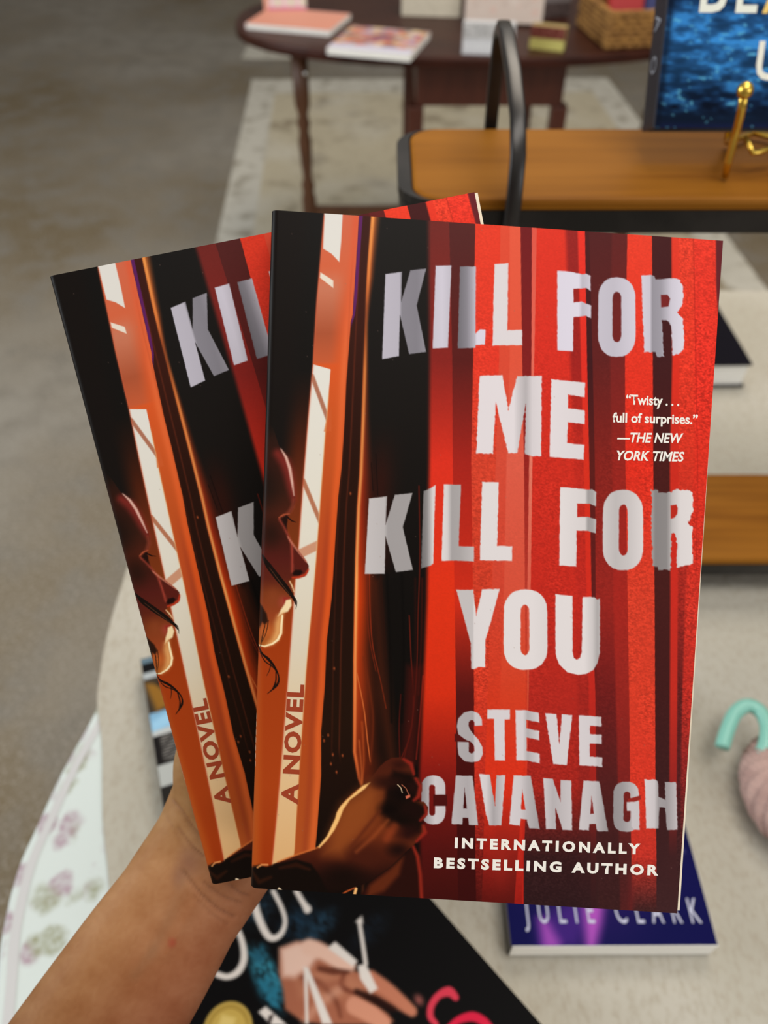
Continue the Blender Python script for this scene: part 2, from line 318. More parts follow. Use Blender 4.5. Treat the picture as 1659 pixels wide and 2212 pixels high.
# red ribbed curtain
LV = [470,780,1000,1300,1500,1700,1850,1965]
ST = [
 ([925,928,927,922,914,905,908,912],[(112,40,36),(136,36,31),(222,50,32),(225,52,22),(215,48,20),(122,22,18),(80,16,14),(60,12,10)],6,0),
 ([970,977,978,982,985,986,988,990],[(84,36,35),(90,28,26),(168,36,27),(208,46,25),(86,20,18),(66,12,11),(62,11,11),(56,11,11)],1.3,0),
 ([1027,1022,1018,1022,1024,1025,1027,1029],[(232,62,40),(228,58,40),(212,66,44),(205,60,38),(212,58,36),(195,45,30),(122,25,20),(70,16,14)],1.3,.32),
 ([1081,1078,1071,1062,1053,1047,1044,1040],[(226,78,54),(220,76,54),(214,76,56),(210,68,48),(212,58,32),(222,50,25),(150,30,22),(84,17,14)],1.3,.1),
 ([1101,1101,1094,1088,1080,1074,1070,1062],[(232,92,66),(226,86,62),(222,94,74),(216,80,58),(214,64,36),(222,48,24),(140,30,22),(84,17,14)],4,.06),
 ([1124,1128,1132,1134,1136,1130,1118,1110],[(112,26,30),(130,30,30),(150,35,30),(190,60,45),(205,58,35),(222,48,24),(190,40,28),(150,26,20)],1.5,.1),
 ([1149,1148,1143,1139,1139,1134,1128,1126],[(224,85,70),(228,105,88),(228,122,102),(218,92,72),(205,75,50),(215,50,30),(176,34,26),(150,22,18)],1.3,.05),
 ([1160,1154,1150,1146,1142,1138,1131,1131],[(226,55,38),(215,48,35),(206,46,32),(196,42,30),(180,40,30),(166,36,28),(54,24,26),(46,24,27)],1.3,.22),
 ([1221,1232,1240,1245,1248,1250,1250,1250],[(150,36,34),(160,34,30),(192,42,30),(190,40,30),(165,36,28),(150,34,28),(60,26,28),(48,25,28)],12,.2),
 ([1247,1255,1261,1267,1272,1274,1276,1276],[(236,54,42),(225,48,36),(215,48,30),(210,44,30),(192,40,30),(160,34,28),(70,28,29),(52,26,28)],4,0),
 ([1263,1268,1273,1278,1286,1288,1288,1288],[(76,30,32),(64,24,28),(92,28,25),(95,26,24),(115,26,24),(92,26,26),(62,28,29),(55,28,29)],1.5,.06),
 ([1272,1280,1285,1287,1290,1292,1292,1292],[(82,32,33),(98,32,31),(134,34,28),(152,36,29),(112,26,25),(82,28,28),(62,28,29),(60,29,30)],2,.16),
 ([1322,1318,1322,1325,1330,1335,1338,1340],[(94,35,35),(118,35,33),(150,36,29),(166,37,29),(150,36,29),(126,32,29),(78,31,31),(84,31,31)],7,.12),
 ([1356,1350,1351,1356,1359,1361,1364,1364],[(235,66,45),(228,54,36),(222,46,30),(214,62,40),(216,60,38),(218,54,36),(196,50,38),(66,32,33)],1.4,.26),
 ([1408,1410,1411,1414,1415,1416,1418,1418],[(70,30,32),(66,27,29),(74,26,24),(70,25,23),(64,22,22),(60,25,26),(62,30,32),(64,34,36)],1.3,.1),
 ([1450,1452,1447,1448,1447,1446,1445,1445],[(228,62,44),(222,50,34),(204,44,30),(200,42,30),(196,42,30),(150,34,30),(64,30,32),(64,34,36)],5,0),
 ([1466,1468,1466,1464,1463,1462,1462,1462],[(230,66,46),(226,56,38),(214,52,34),(160,36,28),(95,25,25),(82,25,27),(62,30,32),(64,34,36)],4,.28),
 ([1500,1500,1500,1480,1474,1470,1470,1470],[(230,60,44),(226,50,37),(218,48,32),(205,48,34),(190,42,32),(128,32,31),(62,30,32),(64,34,36)],6,.36),
]
tex = vnoise(X/4.2+Y/9, Y/2.6-X/11)*0.65+vnoise(X/2.1+40, Y/1.8+9)*0.35
big = vnoise(X/40+3, Y/90+7)
cur = None; CM = sm((X-yline(list(zip(ST[0][0], LV))))/14+0.5)
for xs, cols, soft, mot in ST:
    c = vgrad(list(zip(LV, cols)))(X, Y)
    if mot:
        k = (tex-0.5)*mot*np.interp(Y, [620,1000], [0.35 if xs[0] < 1460 else 1.0, 1.15])*(0.4+1.1*big); k = np.where(k < 0, k*1.15, k*0.8)
        c = c*(1+k)[:, None]+np.maximum(k, 0)[:, None]*np.array([34, 44, 36])*1.2
    else: c = c*(1+(tex-0.5)*0.06)[:, None]
    if cur is None: cur = c
    else:
        m = sm((X-np.interp(Y, LV, xs))/soft+0.5)[:, None]; cur = cur*(1-m)+c*m
i = np.where(CM > 0.003)[0]; K.C[i] = K.C[i]*(1-CM[i, None])+cur[i]*CM[i, None]
ex = np.interp(Y, [470,620,760], [1546,1547,1556])
paint(sm((X-ex)/5+0.5)*sm((760-Y)/120), (102, 36, 42))
paint(np.exp(-((X-np.interp(Y,[470,1000,1500],[1497,1507,1500]))/1.1)**2)*sm((1300-Y)/80)*0.45, (150, 30, 24))
paint(np.exp(-((X-np.interp(Y,[1700,1965],[1131,1129]))/2)**2)*sm((Y-1760)/40)*0.85, (190, 36, 24))
paint(np.exp(-((X-1080)/22)**2)*sm((Y-1780)/40)*sm((1970-Y)/160)*0.8, (160, 36, 26))
paint(np.exp(-((X-np.interp(Y,[1840,1965],[1362,1364]))/7)**2)*sm((Y-1850)/60)*0.5, (112, 34, 34))
# --- the woman at the window
face = [(540,930),(575,900),(592,930),(604,967),(615,980),(623,997),(630,1025),(633,1047),(637,1066),(638,1083),(633,1097),(627,1108),(622,1116),(620,1130),(621,1150),(631,1172),(644,1188),(659,1208),(667,1222),(666,1235),(659,1245),(645,1249),(631,1251),(625,1254),(629,1263),(635,1277),(634,1285),(627,1290),(630,1299),(628,1313),(622,1321),(614,1325),(609,1338),(608,1352),(608,1366),(602,1380),(590,1391),(573,1396),(555,1395),(540,1395)]
K.poly(face, vgrad([(930,(38,22,16)),(1000,(56,24,16)),(1060,(54,26,16)),(1110,(74,30,18)),(1160,(62,24,16)),(1210,(84,28,22)),(1250,(92,34,22)),(1280,(124,56,26)),(1330,(150,66,32)),(1390,(170,90,36))]), 1.3)
K.stroke([(600,980),(616,1000),(624,1024),(629,1052),(634,1078)], [9,12,11,9,5], (140, 44, 38), 10, .75)
K.stroke([(607,970),(618,988),(626,1012),(631,1042),(635,1070)], [1,3,3.4,2.8,1], (232, 190, 176), 2.6, .9)
K.stroke([(634,1080),(632,1095),(625,1106),(612,1116)], [2.5,4.5,4,2], (134, 58, 40), 5, .8)
K.blob((570,1050), (58,90), (26,17,13), .75); K.blob((585,1150), (36,52), (34,18,12), .7)
K.stroke([(603,1118),(612,1112),(625,1110)], [1.4,1.6,1], (196,94,60), 1.6, .8)
K.poly([(605,1122),(619,1112),(621,1125),(616,1148),(608,1136)], (34,14,9), 2.2)
K.stroke([(620,1116),(630,1125),(639,1128)], [1.8,1.4,.5], (24,10,8), 1, .9)
K.stroke([(604,1122),(614,1140),(622,1156),(630,1176),(632,1205),(631,1235)], [2,2,2,2.5,3,2], (186,74,58), 4, .75)
K.stroke([(622,1160),(634,1178),(648,1196),(662,1214)], [1.5,2.2,2.2,1.5], (204,124,100), 2.4, .8)
K.poly([(634,1190),(652,1206),(662,1220),(660,1232),(648,1234),(640,1224),(634,1216)], (88,28,20), 3)
K.poly([(632,1238),(638,1231),(650,1231),(654,1236),(648,1243),(634,1243)], (28,10,8), 2.4)
K.stroke([(632,1248),(646,1247),(660,1241),(666,1230)], [2,2.4,2.4,1.6], (206,60,30), 2.4, .85)
K.stroke([(626,1256),(631,1266),(635,1278)], [1.5,1.8,1.2], (238,206,160), 1.8, .9)
K.blob((612,1300), (20,22), (170,68,60), .6); K.poly([(612,1290),(626,1290),(624,1302),(614,1306)], (150,44,34), 2.5, .9)
K.poly([(618,1296),(629,1294),(630,1308),(622,1321),(613,1324),(606,1328),(600,1332),(606,1318),(614,1306)], (246,222,176), 2.4)
K.poly([(600,1330),(612,1325),(609,1338),(608,1366),(602,1380),(590,1391),(574,1396),(586,1380),(592,1362),(594,1345)], (232,172,106), 9, .9)
K.stroke([(610,1330),(608,1350),(607,1368),(600,1382),(588,1391),(572,1396),(556,1395)], [2,2.5,2.5,2.5,2,1.6,1.2], (255,236,190), 1.6)
K.blob((575,1362), (26,26), (206,104,44), .7); K.blob((590,1290), (22,34), (140,66,34), .6)
K.poly([(555,1300),(566,1310),(576,1326),(579,1342),(572,1350),(566,1344),(558,1360),(550,1380),(545,1380)], (30,16,10), 3, .9)
hair = lambda pts, wd, c=(24,14,10): K.stroke([(q.x,q.y) for q in spline([(a,b,0) for a,b in pts], 5)], np.interp(np.linspace(0,1,(len(pts)-1)*5+1), np.linspace(0,1,len(wd)), wd), c, .9)
hair([(566,1200),(580,1222),(600,1248),(620,1272),(634,1292),(640,1308)], [2,6,6.5,5.5,3,.6])
hair([(582,1226),(604,1256),(626,1284)], [.4,.8,.4], (90,54,36)); hair([(634,1288),(641,1300),(639,1316)], [1,.9,.3])
hair([(556,1395),(566,1412),(580,1424),(593,1441),(602,1462),(598,1480),(577,1499)], [1,2.2,3,2.2,1.4,2.6,.4])
hair([(560,1408),(572,1428),(586,1438),(597,1450)], [.6,1.2,1,.6]); hair([(585,1434),(582,1448),(576,1460)], [1,.8,.3]); hair([(596,1450),(596,1470),(590,1488)], [1,1.5,2])
hair([(572,1352),(566,1378),(562,1398)], [1.2,1,.7]); hair([(580,1340),(575,1366),(566,1386)], [.7,.8,.5])
K.blob((585,905), (32,50), (22,17,14), .9)
for k in range(7): K.stroke([(551.5-k*.35,1546+k*17),(551.2-k*.35,1556+k*17)], 1.1, (226,200,176), .9)
# --- hand gripping the curtain
hand = [(589,1867),(636,1849),(688,1832),(700,1816),(708,1806),(719,1786),(725,1768),(728,1754),(738,1738),(748,1726),(762,1712),(783,1696),(795,1688),(808,1672),(820,1656),(832,1645),(846,1637),(862,1636),(880,1640),(892,1651),(896,1668),(894,1678),(905,1680),(912,1694),(912,1708),(906,1722),(899,1731),(916,1732),(925,1744),(924,1760),(914,1772),(908,1777),(918,1782),(921,1796),(914,1806),(896,1823),(876,1841),(844,1872),(798,1904),(769,1918),(735,1925),(700,1940),(640,1936),(598,1927)]
K.poly([(893,1826),(902,1842),(908,1880),(911,1920),(911,1960),(770,1945),(800,1905),(850,1870)], (40,12,8), 3)
K.stroke([(892,1828),(902,1850),(908,1890),(911,1950)], [3,4,4,4], (150,40,26), 4, .9)
K.poly([(798,1912),(840,1880),(872,1850),(862,1890),(830,1925),(790,1940)], (110,46,20), 8, .8)
K.poly(hand, vgrad([(1636,(74,27,15)),(1690,(80,32,16)),(1740,(112,50,20)),(1800,(112,46,20)),(1850,(72,26,13)),(1900,(34,12,8)),(1940,(14,6,4))]), 1.4)
K.poly([(740,1740),(800,1690),(822,1712),(800,1780),(740,1850),(700,1845),(718,1790)], (150,76,32), 24, .8)
K.poly([(836,1690),(850,1664),(890,1672),(906,1700),(900,1730),(924,1745),(918,1768),(908,1800),(880,1806),(868,1780),(842,1768),(826,1756),(832,1724)], (18,6,4), 9, .92)
K.poly([(735,1742),(748,1728),(784,1697),(800,1690),(788,1704),(756,1728),(742,1748),(732,1774),(722,1794),(706,1816),(690,1832),(686,1830),(706,1806),(724,1768),(727,1756)], (250,196,122), 2.5)
K.stroke([(600,1862),(636,1848),(686,1831)], [1.5,2,2], (206,110,52), 2.4, .8)
for a, b, c_ in [((862,1652),(20,12),(50,17,10)),((836,1690),(40,18),(42,15,9)),((866,1716),(26,22),(14,5,4)),((842,1748),(30,22),(12,4,3)),((890,1752),(26,18),(26,8,6)),((862,1774),(36,20),(16,6,4)),((880,1800),(34,22),(40,12,9)),((790,1850),(50,34),(70,26,14)),((740,1895),(60,34),(20,8,5)),((860,1836),(30,20),(26,9,7)),((892,1700),(16,14),(34,11,8))]:
    K.blob(a, (b[0]*1.25, b[1]*1.25), c_, .92, .8)
for p in ([(872,1640),(888,1650),(894,1672)],[(898,1682),(908,1698),(904,1720),(894,1729)],[(918,1742),(922,1758),(908,1772)],[(914,1784),(918,1798),(900,1818)]):
    K.stroke(p, [2.5,4.5,2.5] if len(p) == 3 else [2.5,4,4,2.5], (150,36,26), 4, .9)
K.stroke([(820,1752),(790,1790),(758,1830)], [3,4,3], (92,36,18), 5, .7); K.stroke([(838,1772),(806,1808),(770,1840)], [3,4,3], (170,84,40), 6, .5)
K.stroke([(852,1785),(835,1812)], [9,7], (150,62,30), 8, .6)
K.stroke([(859,1695),(866,1702),(869,1712)], .9, (240,214,176), .9); K.stroke([(868,1695),(877,1703),(883,1716)], .8, (190,110,80), .9); K.poly([(876,1720),(886,1716),(886,1722),(877,1726)], (214,110,84), 1)
K.poly([(536,1885),(548,1872),(560,1868),(575,1872),(590,1868),(640,1856),(672,1866),(690,1890),(705,1920),(722,1942),(700,1945),(536,1935)], (17,8,5), 4)
K.stroke([(545,1885),(560,1905),(585,1895)], [3,5,3], (54,24,10), 4, .7); K.stroke([(605,1875),(640,1868),(668,1878)], [3,5,3], (70,28,12), 4, .5)
K.stroke([(556,1874),(565,1868),(578,1868)], 2, (236,160,96), 1.6, .8); K.stroke([(600,1925),(603,1919),(607,1922)], 2, (238,214,180), 1.4)
K.stroke([(764,1940),(769,1920)], 3.2, (250,190,120), 1.8); K.stroke([(724,1941),(748,1926),(766,1918)], [.6,1.6,1], (206,92,40), 2)
# --- big lettering, thrown across the folds
W1 = (221, 217, 234); W2 = (227, 222, 225); W3 = (224, 218, 224)
def L_(loops, stops, base=W2, ragged=1.0, soft=1.3): K.poly(loops, hgrad(stops, base) if hasattr(stops, '__len__') else tuple(np.array(base)*stops), soft, 1.0, ragged)
def capsule(x0, x1, y0, y1, fr=0.34, n=2.4, lean=0.0):
    cx_, rx = (x0+x1)/2, (x1-x0)/2; ry = (y1-y0)*fr; o = []
    for k in range(28):
        a = math.pi*2*k/28; c, s_ = math.cos(a), math.sin(a)
        o.append((cx_+rx*math.copysign(abs(c)**(2/n), c), (y0+ry if s_ < 0 else y1-ry)+ry*math.copysign(abs(s_)**(2/n), s_)))
    return o
L_([(832.5,592),(868.5,587),(866.6,652),(886.5,584),(920.6,580),(900,660),(920.6,760),(883.8,765),(864,681),(861.6,769),(825.6,776)], [(826,.86),(863,.84),(868,.62),(900,.6),(920,.66)], W1, .3)
L_([(941,574),(975,573.6),(967.8,751),(934.5,753)], [(935,.92),(955,.95),(975,.88)], W1, .3)
L_([(993.7,575.6),(1027.8,575.6),(1027,720),(1037,712),(1048.5,712),(1047.7,744),(1028,746),(1026.6,751.5),(988.6,752.8)], [(990,.52),(1008,.62),(1025,.84),(1030,1)], W1, .6)
L_([(1068,571),(1080,570),(1098,568),(1096,713.5),(1127.8,712.7),(1127.8,745.6),(1063.7,746.4)], 1.0, W3, .7)
L_([(1203.8,584.4),(1232,587),(1256.5,592.4),(1267,590.3),(1275.5,596),(1275.5,628),(1266,622),(1258,623),(1238.8,624),(1238.8,653.6),(1256.5,651.5),(1267,655.7),(1276.8,660),(1276.8,688),(1266,682),(1258,683),(1238.8,685),(1237.6,759),(1203.8,757)], [(1204,1),(1250,1.01),(1258,.86),(1276,.94)], W1, .6)
L_([capsule(1291.6,1373,599,771,.3), capsule(1323,1342,630,739,.16,2.2)], [(1292,.9),(1325,.88),(1373,.96)], W1, .4)
L_([(1385,595),(1406,594.6),(1415,597),(1417,603),(1440,602),(1461,601),(1469,606),(1474,615.7),(1477,641),(1472,662),(1463,674),(1474.7,687),(1477,710),(1478,755),(1466,764),(1452.7,768),(1450,710),(1446,695),(1436,691.6),(1430,692.4),(1433.8,769.7),(1419,771),(1416,761),(1391.6,761)], [(1385,.96),(1404,.92),(1409,.68),(1428,.72),(1450,.93),(1477,1.0)], W1, 1.3)
K.poly([(1427.4,636.8),(1442,636.8),(1447.7,645),(1444,662),(1428.3,664)], (120,38,38), 1.3)
L_([(1035.9,811.9),(1085.7,809.7),(1098,885.7),(1117,812),(1170,812),(1169,985),(1152,986),(1134,980.6),(1136,873),(1117,978.5),(1098,979),(1071,869),(1064.6,979.8),(1028.7,979.8)], [(1028,1.02),(1110,1.02),(1117,.95),(1136,.82),(1150,.97),(1170,1)], W3)
L_([(1191,819),(1263.7,826.6),(1263,858),(1227,852),(1227,882),(1263,886),(1263,916),(1227,912),(1225,957),(1262,961),(1260.8,993),(1187,987)], [(1188,1.02),(1263,.99)], W3, .7)
L_([(797,1077),(836,1072),(833,1133),(853,1069),(891,1065),(870,1139),(892,1231),(855,1236),(832.5,1158),(831,1239.6),(788,1239.6)], [(790,.88),(830,.84),(838,.72),(892,.72)], W2, .3)
L_([(914.9,1061),(927,1056),(941,1047.7),(938,1130),(936,1217),(930,1222),(909.8,1227.8)], [(910,.5),(922,.62),(934,.95),(941,1)], W2, .4)
L_([(959,1046.4),(984,1047),(995.9,1047),(990.8,1180),(1023.7,1181),(1023.7,1213),(985,1211),(953.7,1212)], [(954,1),(967,.95),(976,.74),(992,.76),(1024,.86)], W2, .5)
L_([(1041.4,1041),(1077,1042),(1074,1179),(1106.8,1180),(1106,1211.8),(1036.4,1210)], 1.0, W2, .8)
L_([(1210,1052),(1245,1055),(1270,1058),(1279,1057),(1288,1063),(1287.4,1094),(1273.5,1088),(1247,1088),(1247,1117),(1270,1116),(1288,1122),(1287,1152),(1270,1147),(1246,1146),(1245,1223.6),(1208,1221.5)], [(1208,1.01),(1264,.96),(1270,.72),(1280,.74),(1288,.86)], W2, .6)
L_([capsule(1301.8,1389.5,1058,1232,.32), capsule(1337,1356,1090,1200,.16,2.2)], [(1302,.92),(1330,.85),(1360,.9),(1389,.98)], W2, .6)
L_([(1407,1058),(1420,1058),(1422,1064),(1452,1062),(1462,1057),(1484.5,1058),(1494,1064),(1498,1080),(1498,1104),(1491,1120),(1485,1130),(1495,1139),(1496,1180),(1497,1218),(1480,1222),(1463,1225),(1461,1160),(1456,1152),(1449.5,1152),(1448.6,1232),(1422.5,1232),(1421,1225),(1408.5,1224)], [(1407,.74),(1416,.6),(1440,.62),(1452,.86),(1470,.98),(1498,1)], W2, 2.2)
K.poly([(1448.6,1092),(1461,1090),(1464,1098),(1463,1110),(1457,1118),(1449,1121)], (186,42,30), 1.4)
L_([(985.7,1274),(1022.4,1274),(1028.8,1330),(1041.4,1273.4),(1079.4,1272),(1064,1330),(1048.6,1382),(1047.8,1441),(1032,1441),(1024,1446),(1018,1445),(1017,1390)], [(986,.88),(1021,.88),(1024,.99),(1040,1)], W2, .6)
L_([capsule(1087.8,1182.8,1273.4,1447,.3), capsule(1124.5,1143.5,1306,1415,.16,2.2)], [(1088,1.01),(1150,1.01),(1183,.98)], W2, .6)
L_([(1199.7,1283.5),(1236.8,1287),(1237,1408),(1240,1421),(1246,1425),(1253,1421),(1256.6,1408),(1258.7,1289),(1284,1290),(1290,1295),(1296,1292),(1295.9,1408),(1291,1432),(1282,1447),(1266,1456),(1248,1458),(1226,1452),(1208,1436),(1200,1413)], [(1200,1.01),(1262,1.01),(1280,.92),(1290,.78),(1297,.84)], W2, .6)
# author name
s_fill = hgrad([(987,.8),(1022,.78),(1026,.93)], W3)
sc_ = [(1032.5,1566),(1032,1556),(1027,1549),(1018,1546),(1008,1549),(1001,1558),(999.5,1569),(1003,1582),(1012,1594),(1022,1605),(1031,1617),(1033.5,1627),(1029,1635),(1019,1636.5),(1008,1635),(1001.5,1626),(1000.5,1612),(1000.5,1604)]
K.stroke(sc_, [9,9,10,10.5,11,12,12.5,13.5,13.5,13.5,11.5,9.5,10,10,10,11.5,12,12], s_fill, 1.3)
slot = hgrad([(1010,1),(1022,1.05),(1026,2.0)], (88,20,18))
K.poly([(1012.5,1560),(1017,1555.5),(1022,1556),(1025,1561),(1025,1578),(1018,1573),(1012.5,1568)], slot, 1.2); K.poly([(1024,1568),(1046,1567),(1046,1582),(1030,1582),(1024,1576)], (208,52,33), 1.3)
K.poly([(1012.5,1600),(1019,1604),(1024,1611),(1025,1622),(1019,1628),(1013,1624)], slot, 1.2); K.poly([(982,1585),(990,1586),(1003,1596),(1014,1602),(1013,1603),(982,1602)], (84,19,18), 1.2)
L_([(1052.5,1532.6),(1101.4,1532.6),(1101.4,1554),(1090,1554),(1091,1642.6),(1069,1642.6),(1067,1553),(1052.5,1552.6)], .98, W3, .5)
L_([(1113.4,1534),(1133.7,1534),(1164,1540),(1164.8,1560.7),(1137,1555),(1137,1573.4),(1164.8,1579),(1164.8,1598.8),(1137.8,1593),(1137.8,1622),(1166,1628),(1166,1649),(1138,1643),(1115.7,1642.6)], [(1113,.99),(1130,.98),(1140,.82),(1166,.98)], W3, .5)
L_([(1177.5,1540.6),(1202,1542.7),(1208,1606.8),(1214,1543.4),(1236.5,1544.6),(1223.8,1653),(1195,1651)], .98, W3, .9)
L_([(1249.9,1545),(1299,1548.5),(1299.5,1569.5),(1274.5,1567.6),(1274,1586),(1299.5,1587),(1299.5,1607),(1274,1605.7),(1274,1634),(1300.6,1636),(1301,1657),(1279,1654.8),(1251.5,1653.4)], [(1250,.98),(1285,.96),(1292,.88),(1300,.92)], W3, .6)
cO = capsule(910,962.5,1675,1781,.28); cI = capsule(927,940,1695,1762,.12,2.2)
hand_i = K.sel(hand, 2); hand_save = K.C[hand_i].copy(); hd = Canvas.psdf(X[hand_i], Y[hand_i], [hand]); hand_m = sm(0.5-hd/3.0)[:, None]
L_([cO, cI, ], [(912,.66),(925,.8),(940,.94),(962,.9)], W3, .3)
K.poly([(936,1716.5),(966,1716.5),(966,1741),(936,1741)], (74,16,15), 1.3)
K.C[hand_i] = K.C[hand_i]*(1-hand_m)+hand_save*hand_m
L_([[(985,1675),(1021,1676),(1033,1782.6),(1012.6,1782),(1011.5,1766.7),(1000,1766.7),(998.8,1781),(975,1780)], [(1003.4,1701.4),(1008.5,1746.8),(1001,1746.8)]], [(975,.86),(1010,.8),(1033,.88)], W3, .5)
L_([(1035,1672),(1057.6,1673.7),(1069.6,1740.6),(1072.6,1675),(1091.5,1674),(1083,1783),(1057,1783),(1049.5,1757)], [(1035,1),(1050,.98),(1066,.78),(1078,.86),(1091,.95)], W3, .7)
L_([[(1109.5,1675),(1146.4,1676),(1166,1791),(1143,1789),(1138,1770.6),(1124.5,1768),(1123,1784),(1100,1780)], [(1128,1705),(1135,1748.7),(1125.6,1748.7)]], [(1100,.98),(1125,.95),(1140,.84),(1166,.74)], W3, .6)
L_([(1173.4,1680.6),(1194,1682.5),(1211,1732.5),(1210.7,1684.8),(1234,1686),(1236,1793.6),(1215.7,1792.5),(1200,1745),(1201,1791),(1179.8,1791)], [(1173,.95),(1195,.84),(1236,.93)], W3, .6)
L_([[(1260.7,1686),(1294.6,1688),(1313.8,1795.5),(1290,1795.5),(1287,1780),(1273,1780),(1272,1793.7),(1250,1792.5)], [(1278,1720),(1283,1758),(1275,1758)]], [(1250,.94),(1285,.88),(1314,.68)], W3, .6)
gO = capsule(1324.5,1380.5,1688.5,1797,.28); gI = capsule(1347,1362,1710,1776,.12,2.2)
L_([gO, gI], [(1325,.68),(1345,.72),(1380,.93)], W3, .6)
K.poly([(1356,1726),(1384,1718),(1384,1727),(1370,1733),(1356,1732)], (150,40,34), 1.2)
L_([(1354,1733),(1381,1731),(1381.5,1793),(1370,1792),(1364,1785),(1364,1752),(1354,1752)], .92, W3, .6)
L_([(1392.6,1684),(1417,1684),(1421.7,1687.6),(1422.6,1721),(1437,1728),(1436.5,1690),(1460.7,1688.7),(1463.7,1792.5),(1440.6,1793.6),(1437,1746),(1424,1743),(1422.6,1789),(1396,1790)], [(1393,.98),(1414,.93),(1422,.74),(1440,.72),(1462,.88)], W3, .9)
# laminate wear
for k in range(70): K.blob((random.Random(k).uniform(590,1540), random.Random(k+500).uniform(470,1900)), (2.2,2.2), (150,120,110), .4)

# small vector lettering, part of the same print
ev = []; ef = []; ec = []; base_n = NX*NY
capH = None
def small(txt, a, b, cap, col, bold=.02, shear=0, space=1.0, up=None, z=0.00005):
    """a->b: baseline ends on the sheet; cap: letter height on the sheet"""
    v, f = text2d(txt, bold, shear, space); a = np.array(a, float); b = np.array(b, float)
    wv = v[:, 0].max(); dx = (b-a)/wv; n = np.array([dx[1], -dx[0]]); n = n/np.linalg.norm(n)*cap if up is None else np.array(up, float)
    p = a+v[:, :1]*dx+v[:, 1:]*n; x, y = sheet_to_local(p[:, 0], p[:, 1])
    o = base_n+len(ev); ev.extend(np.stack([x, y, np.full(len(x), z)], -1).tolist()); ec.extend([col]*len(x)); ef.extend([tuple(q+o for q in t) for t in f])
WH = (246, 243, 236)
small('INTERNATIONALLY', (982,1830.5), (1383,1844), 21.5, WH, .05, 0, 1.45)
small('BESTSELLING AUTHOR', (937,1873.5), (1422,1890), 21.5, WH, .05, 0, 1.4)
small('\u201cTwisty . . .', (1352,873), (1467,876.5), 21.5, WH, .025)
small('full of surprises.\u201d', (1323,911.5), (1507,916), 21, WH, .025)
small('\u2014THE NEW', (1333,954.5), (1476,956.5), 21, WH, .025, .22)
small('YORK TIMES', (1331.6,993.5), (1478,996.5), 21, WH, .025, .22)
small('A NOVEL', (641.5,1738), (655.5,1479), 35, (160, 66, 40), .042, 0, 1.12, up=(-34.5,-2.0))
P = np.stack([LX, -LYd, LZ], -1)
bz = -0.00035; g = lambda r, c: r*NX+c; nb = base_n+len(ev)
q = [P[g(0,0)], P[g(0,NX-1)], P[g(NY-1,NX-1)], P[g(NY-1,0)]]
ev += [(p[0]+(0.0004 if k in (0,3) else 0), p[1], bz if k in (1,2) else -RB) for k, p in enumerate(q)]
ec += [(150,40,30)]*4
ef += [(nb, nb+1, nb+2, nb+3), (nb+1, g(0,NX-1), g(NY-1,NX-1), nb+2)]
cover_me = grid_mesh('front_cover', P, NX, NY, ev, ef)
set_ink(cover_me, np.vstack([K.C, np.array(ec, float)]), 0.87)
# spine, back, page block
W_, H_ = 0.1368, 0.2102
def paperback(M, label, group, pages, mesh=None):
    root = empty('paperback_book', M, label, 'book', group)
    link('front_cover', mesh, None if mesh.materials else M_PRINT, root, True)
    sp = MB(); n = 8; prof = []
    for k in range(n+1):
        a = math.pi/2*k/n; prof.append((RB-RB*math.sin(a), -(RB-RB*math.cos(a))))
    prof = [(0.0, -RB)] + [(0.0, -THK+RB)]
    pts = [(0.0,-RB),(0.0,-THK+RB),(0.0006,-THK+0.0008),(0.0022,-THK+0.0001),(0.0022,-THK+0.0005),(0.0009,-THK+0.0014),(0.0004,-THK+RB),(0.0004,-RB)]
    top = [(-0.0007+x, 0.0012, z) for x, z in pts]; bot = [(0.0015+x, -0.2092, z) for x, z in pts]
    sp.loft([top, bot]); sp.build('spine', M_SPINE, root)
    bk = MB().add([(0.0012,0.0011,-THK),(W_,-0.0008,-THK),(W_+.0004,-H_-.0008,-THK),(0.003,-H_+.001,-THK),(0.0012,0.0011,-THK+.0004),(W_,-0.0008,-THK+.0004),(W_+.0004,-H_-.0008,-THK+.0004),(0.003,-H_+.001,-THK+.0004)],
        [(0,1,2,3),(7,6,5,4),(0,4,5,1),(1,5,6,2),(2,6,7,3),(3,7,4,0)]); bk.build('back_cover', M_REDBACK, root)
    z0, z1 = -THK+.0005, -.0005
    MB().prism([(0.0012,0.0006),(pages[0],-0.0012),(pages[1],-H_-.0003),(0.0034,-H_+.0014)], z0, z1).build('page_block', M_PAGE, root)
    return root
M_SPINE = mat('black_red_spine', (30, 16, 12), rough=0.4, noise=(18, (120, 40, 14), 0.5, 0.7, 2, (1, 1, 1)))
paperback(M_FRONT, 'red thriller paperback in front, its whole cover upright and facing the viewer', 'two copies of one red paperback', (0.1366, 0.1381), cover_me)
paperback(M_TILT, 'red paperback behind the other copy, tilted to the left and half covered', 'two copies of one red paperback', (0.1377, 0.1377), cover_me)
